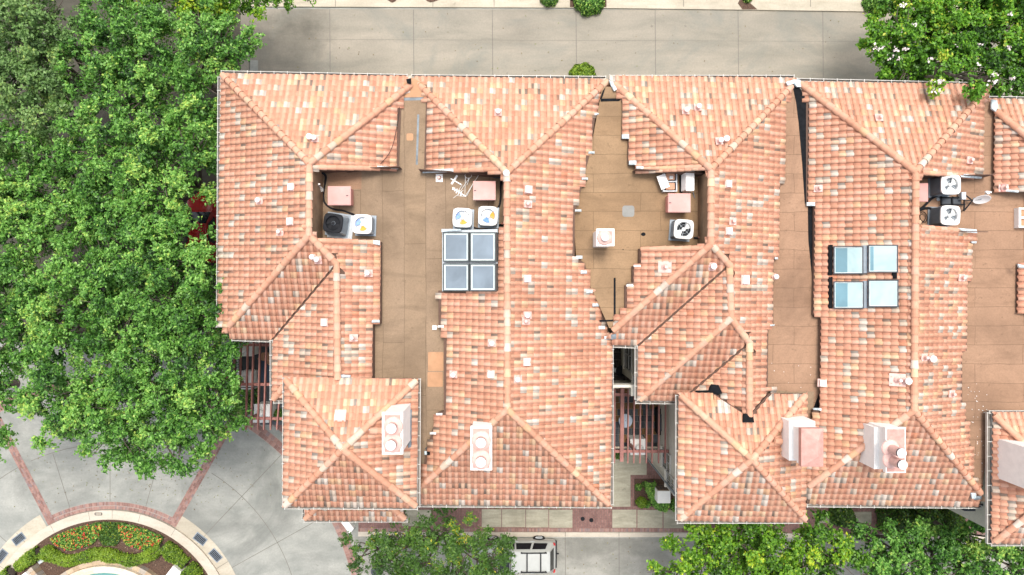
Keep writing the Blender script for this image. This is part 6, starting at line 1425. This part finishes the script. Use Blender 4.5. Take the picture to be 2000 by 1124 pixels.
bed('flower_bed', -30, -3, 182, 221, 7000, 'leaf_green', '', 110, 130); bed('flower_bed', 6, 29, 182, 221, 6500, 'leaf_green', '', 110, 130)
bed('leafy_bed', -7, 9, 178, 223, 5000, 'leaf_dark', '')
for px, py, r_, h_, mat, lb, n in ((1137, 151, .8, .75, 'hedge', 'round bright green bush on the alley against the second house', 5200), (1072, -2, .55, .7, 'leaf_green', 'small spiky green plant at the top edge on the concrete apron', 1300), (1150, 2, .95, .9, 'leaf_green', 'wide green bush in the rectangular bed at the top edge', 4200), (1703, 5, .65, .8, 'leaf_green', 'green bush in the corner bed beside the flowering tree', 2200), (1459, -2, .3, .4, 'leaf_green', 'small plant in the narrow brown bed at the top edge', 500), (1130, -12, .6, .7, 'leaf_green', 'second bush of the rectangular bed, mostly cut by the top edge', 1500), (766, -14, .3, .4, 'leaf_green', 'small plant in the half round bed at the top edge', 300)):
    shrub('bush', px, py, 0, r_, h_, lb, mat, n, (.045, .085), 'bush')
for px, py, r_, lb in ((1640, 1003, .7, 'dark low shrub in the shade below the fourth house, left'), (1745, 1012, 1.1, 'wide dark shrub in the shade below the fourth house'), (1800, 1010, 1.0, 'dark shrub in the shade beside the cream wall corner'), (424, 225, .9, 'dark flowering shrub in the narrow gap left of the first house'), (1850, 1020, .9, 'dark shrub behind the cream wall corner at the right')):
    shrub('shrub', px, py, 0, r_, 1.2, lb, 'leaf_dark', 2600, (.05, .10))

n = 420; xs = np.concatenate([RNG.normal(300, 130, 200), RNG.uniform(20, 560, 60), RNG.uniform(500, 1650, 90), RNG.uniform(900, 1330, 70)]); ys = np.concatenate([RNG.normal(935, 30, 200), RNG.uniform(860, 1000, 60), RNG.uniform(20, 140, 90), RNG.uniform(1050, 1120, 70)])
C = np.array([tuple(P(a, b, .03)) for a, b in zip(xs, ys)]); keep = np.linalg.norm(C[:, :2]-np.array([GC.x, GC.y]), axis=1) > 262*RP; C = C[keep]
tag(leaves_mesh('leaf_litter', C, orient(len(C), 2.5), RNG.uniform(.025, .06, len(C)), RNG.random(len(C)), attr_mat('dry_leaf', [(0, (.10, .07, .03)), (.5, (.20, .15, .06)), (1, (.16, .20, .05))])), kind='stuff')
def lobes(pts, zs, rs): return [(x, y, z_+random.uniform(-.35, .35), r_*random.uniform(.9, 1.1)) for (x, y), z_, r_ in zip(pts, zs if isinstance(zs, list) else [zs]*len(pts), rs if isinstance(rs, list) else [rs]*len(pts))]
def basepx(L):
    x = sum(P(a, b, z).x for a, b, z, r in L)/len(L); y = sum(P(a, b, z).y for a, b, z, r in L)/len(L); return (CX+x*F/H, CY-y*F/H)
BIG = 'big trees along the left side'
def plant(name, L, *a, **k): return tree(name, L, basepx(L), *a, **k)
plant('shade_tree', lobes([(145, 800), (225, 835), (315, 845), (395, 800), (265, 765), (350, 740), (180, 735), (105, 775), (425, 745), (390, 690), (290, 690), (355, 870), (265, 870), (440, 810)], 8.2, [1.6, 1.6, 1.6, 1.6, 2.0, 2.0, 1.8, 1.1, 1.2, 1.8, 1.9, .9, .9, .8]), 'big green tree hanging over the court, lowest of the left group', 'leaf_green', group=BIG, droop=.25)
plant('shade_tree', lobes([(370, 610), (335, 560), (400, 530), (275, 575), (225, 620), (150, 570), (335, 500), (415, 640), (210, 530), (285, 500), (412, 575)], [8.8, 9.2, 9.2, 8.6, 8.4, 8.2, 9, 8.6, 8.5, 8.7, 9.4], [1.7, 1.9, 1.3, 1.9, 1.7, 1.8, 1.6, 1.2, 1.7, 1.7, 1.0]), 'big green tree leaning over the tiles of the first house, middle of the left group', 'leaf_green', group=BIG, droop=.2)
plant('shade_tree', lobes([(325, 335), (385, 290), (300, 275), (245, 335), (195, 285), (300, 345), (315, 405), (390, 235), (255, 420), (325, 470)], 8.6, [1.7, 1.2, 1.6, 1.8, 1.7, 1.2, 1.2, 1.1, 1.5, 1.2]), 'green tree beside the red car in the upper part of the left group', 'leaf_green', group=BIG, droop=.15)
plant('shade_tree', lobes([(250, 95), (180, 165), (325, 115), (385, 160), (295, 185), (230, 45), (410, 105), (440, 85), (270, 140), (455, 105), (400, 60)], 8.2, [1.7, 1.4, 1.8, 1.5, 1.7, 1.4, 1.3, 1.0, 1.5, .7, 1.1]), 'green tree left of the alley, second from the top of the left group', 'leaf_green', group=BIG, droop=.1)
plant('shade_tree', lobes([(430, 5), (350, 10), (515, -5), (470, -20), (400, -15), (300, -10), (385, 25), (560, -15)], 6.5, [1.3, 1.4, .9, 1.4, 1.4, 1.3, .9, .8]), 'yellow green tree at the top edge over the end of the alley', 'leaf_yellow', group=BIG, shift=(-2.5, 1.0))
plant('shade_tree', lobes([(35, 60), (90, 25), (25, 150), (100, 120), (60, 225), (130, 85), (-20, 90), (120, 200)], 8.5, [1.7, 1.5, 1.8, 1.4, 1.8, .9, 1.6, 1.2]), 'paler grey green tree in the top left corner', 'leaf_pale', group=BIG, droop=.2)
plant('shade_tree', lobes([(55, 330), (115, 395), (25, 430), (135, 310), (165, 455), (75, 480), (-20, 370), (215, 420)], 7.8, [1.8, 1.8, 1.7, 1.5, 1.6, 1.6, 1.6, 1.5]), 'green tree at the left edge, level with the red car', 'leaf_green', group=BIG, droop=.15)
plant('shade_tree', lobes([(55, 555), (95, 620), (35, 655), (140, 665), (-15, 590), (60, 700)], 7.5, [1.7, 1.7, 1.5, 1.3, 1.5, .8]), 'green tree at the left edge above the brick bands', 'leaf_green', group=BIG, droop=.15)
plant('shade_tree', lobes([(-22, 760), (-28, 830), (-40, 700), (-18, 870)], 7.5, [1.0, 1.1, 1.4, .8]), 'tree almost outside the left edge with a few sprays over the brick band', 'leaf_green', group=BIG, droop=.3, shift=(-4, 0))
plant('flowering_tree', lobes([(1745, 60), (1805, 55), (1870, 40), (1940, 60), (1800, 105), (1730, 108), (1870, 112), (1940, 125), (2000, 110), (2000, 30), (1780, 0), (1850, -10), (1930, -10), (1760, 140), (1985, 165), (2040, 70)], 6.6, [1.2, 1.5, 1.6, 1.6, 1.5, 1.0, 1.6, 1.5, 1.6, 1.6, 1.2, 1.3, 1.3, .8, 1.0, 1.5])+[(1835, 150, 10.9, .42), (1912, 165, 10.9, .5), (1945, 160, 10.7, .5)], 'bright green tree with white blossoms at the top right corner', 'leaf_myrtle', size=(.055, .105), aspect=.6, flowers=60, dens=1.7)
plant('flowering_tree', lobes([(1837, 158), (1915, 178)], 10.6, [.55, .6]), 'small leafy tip of a blossoming tree reaching over the fourth roof', 'leaf_myrtle', size=(.06, .11), aspect=.6, trunk_r=.09, flowers=5) if False else None
plant('street_tree', lobes([(775, 1060), (850, 1050), (920, 1065), (830, 1105), (905, 1110), (735, 1090), (775, 1115), (960, 1095), (700, 1070), (870, 1020), (800, 1140), (890, 1150), (970, 1062), (968, 1112)], 5.6, [1.2, 1.2, 1.1, 1.3, 1.2, .9, 1.2, .8, .6, .7, 1.2, 1.2, .7, .9]), 'dark green airy tree over the silver car at the bottom edge', 'leaf_dark', size=(.05, .10), dens=1.1, aspect=.42, trunk_r=.12, group='street trees along the bottom')
plant('street_tree', lobes([(1375, 1065), (1440, 1055), (1515, 1050), (1590, 1055), (1640, 1090), (1400, 1110), (1490, 1110), (1570, 1115), (1345, 1100), (1290, 1122), (1440, 1150), (1540, 1150)], 6.3, [1.1, 1.3, 1.4, 1.3, 1.1, 1.2, 1.4, 1.3, .9, .8, 1.3, 1.3]), 'bright yellow green tree below the right tower at the bottom edge', 'leaf_yellow', size=(.055, .105), dens=1.15, aspect=.62, trunk_r=.13, group='street trees along the bottom')
plant('street_tree', lobes([(1715, 1078), (1765, 1058), (1825, 1068), (1745, 1105), (1815, 1110), (1780, 1150), (1700, 1130), (1860, 1050), (1690, 1050)], 5.8, [1.1, 1.1, 1.1, 1.2, 1.2, 1.2, .9, .7, .6]), 'mid green tree between the yellow green one and the right corner', 'leaf_green', size=(.055, .105), dens=1.1, aspect=.55, trunk_r=.12, group='street trees along the bottom')
plant('street_tree', lobes([(1885, 1060), (1945, 1078), (1992, 1058), (1920, 1112), (1870, 1110), (1990, 1115), (2020, 1080)], 6.5, [1.0, 1.2, 1.0, 1.2, 1.0, 1.2, 1.0]), 'green tree in the bottom right corner reaching over the last tower', 'leaf_green', size=(.055, .105), dens=1.1, aspect=.55, trunk_r=.12, group='street trees along the bottom')
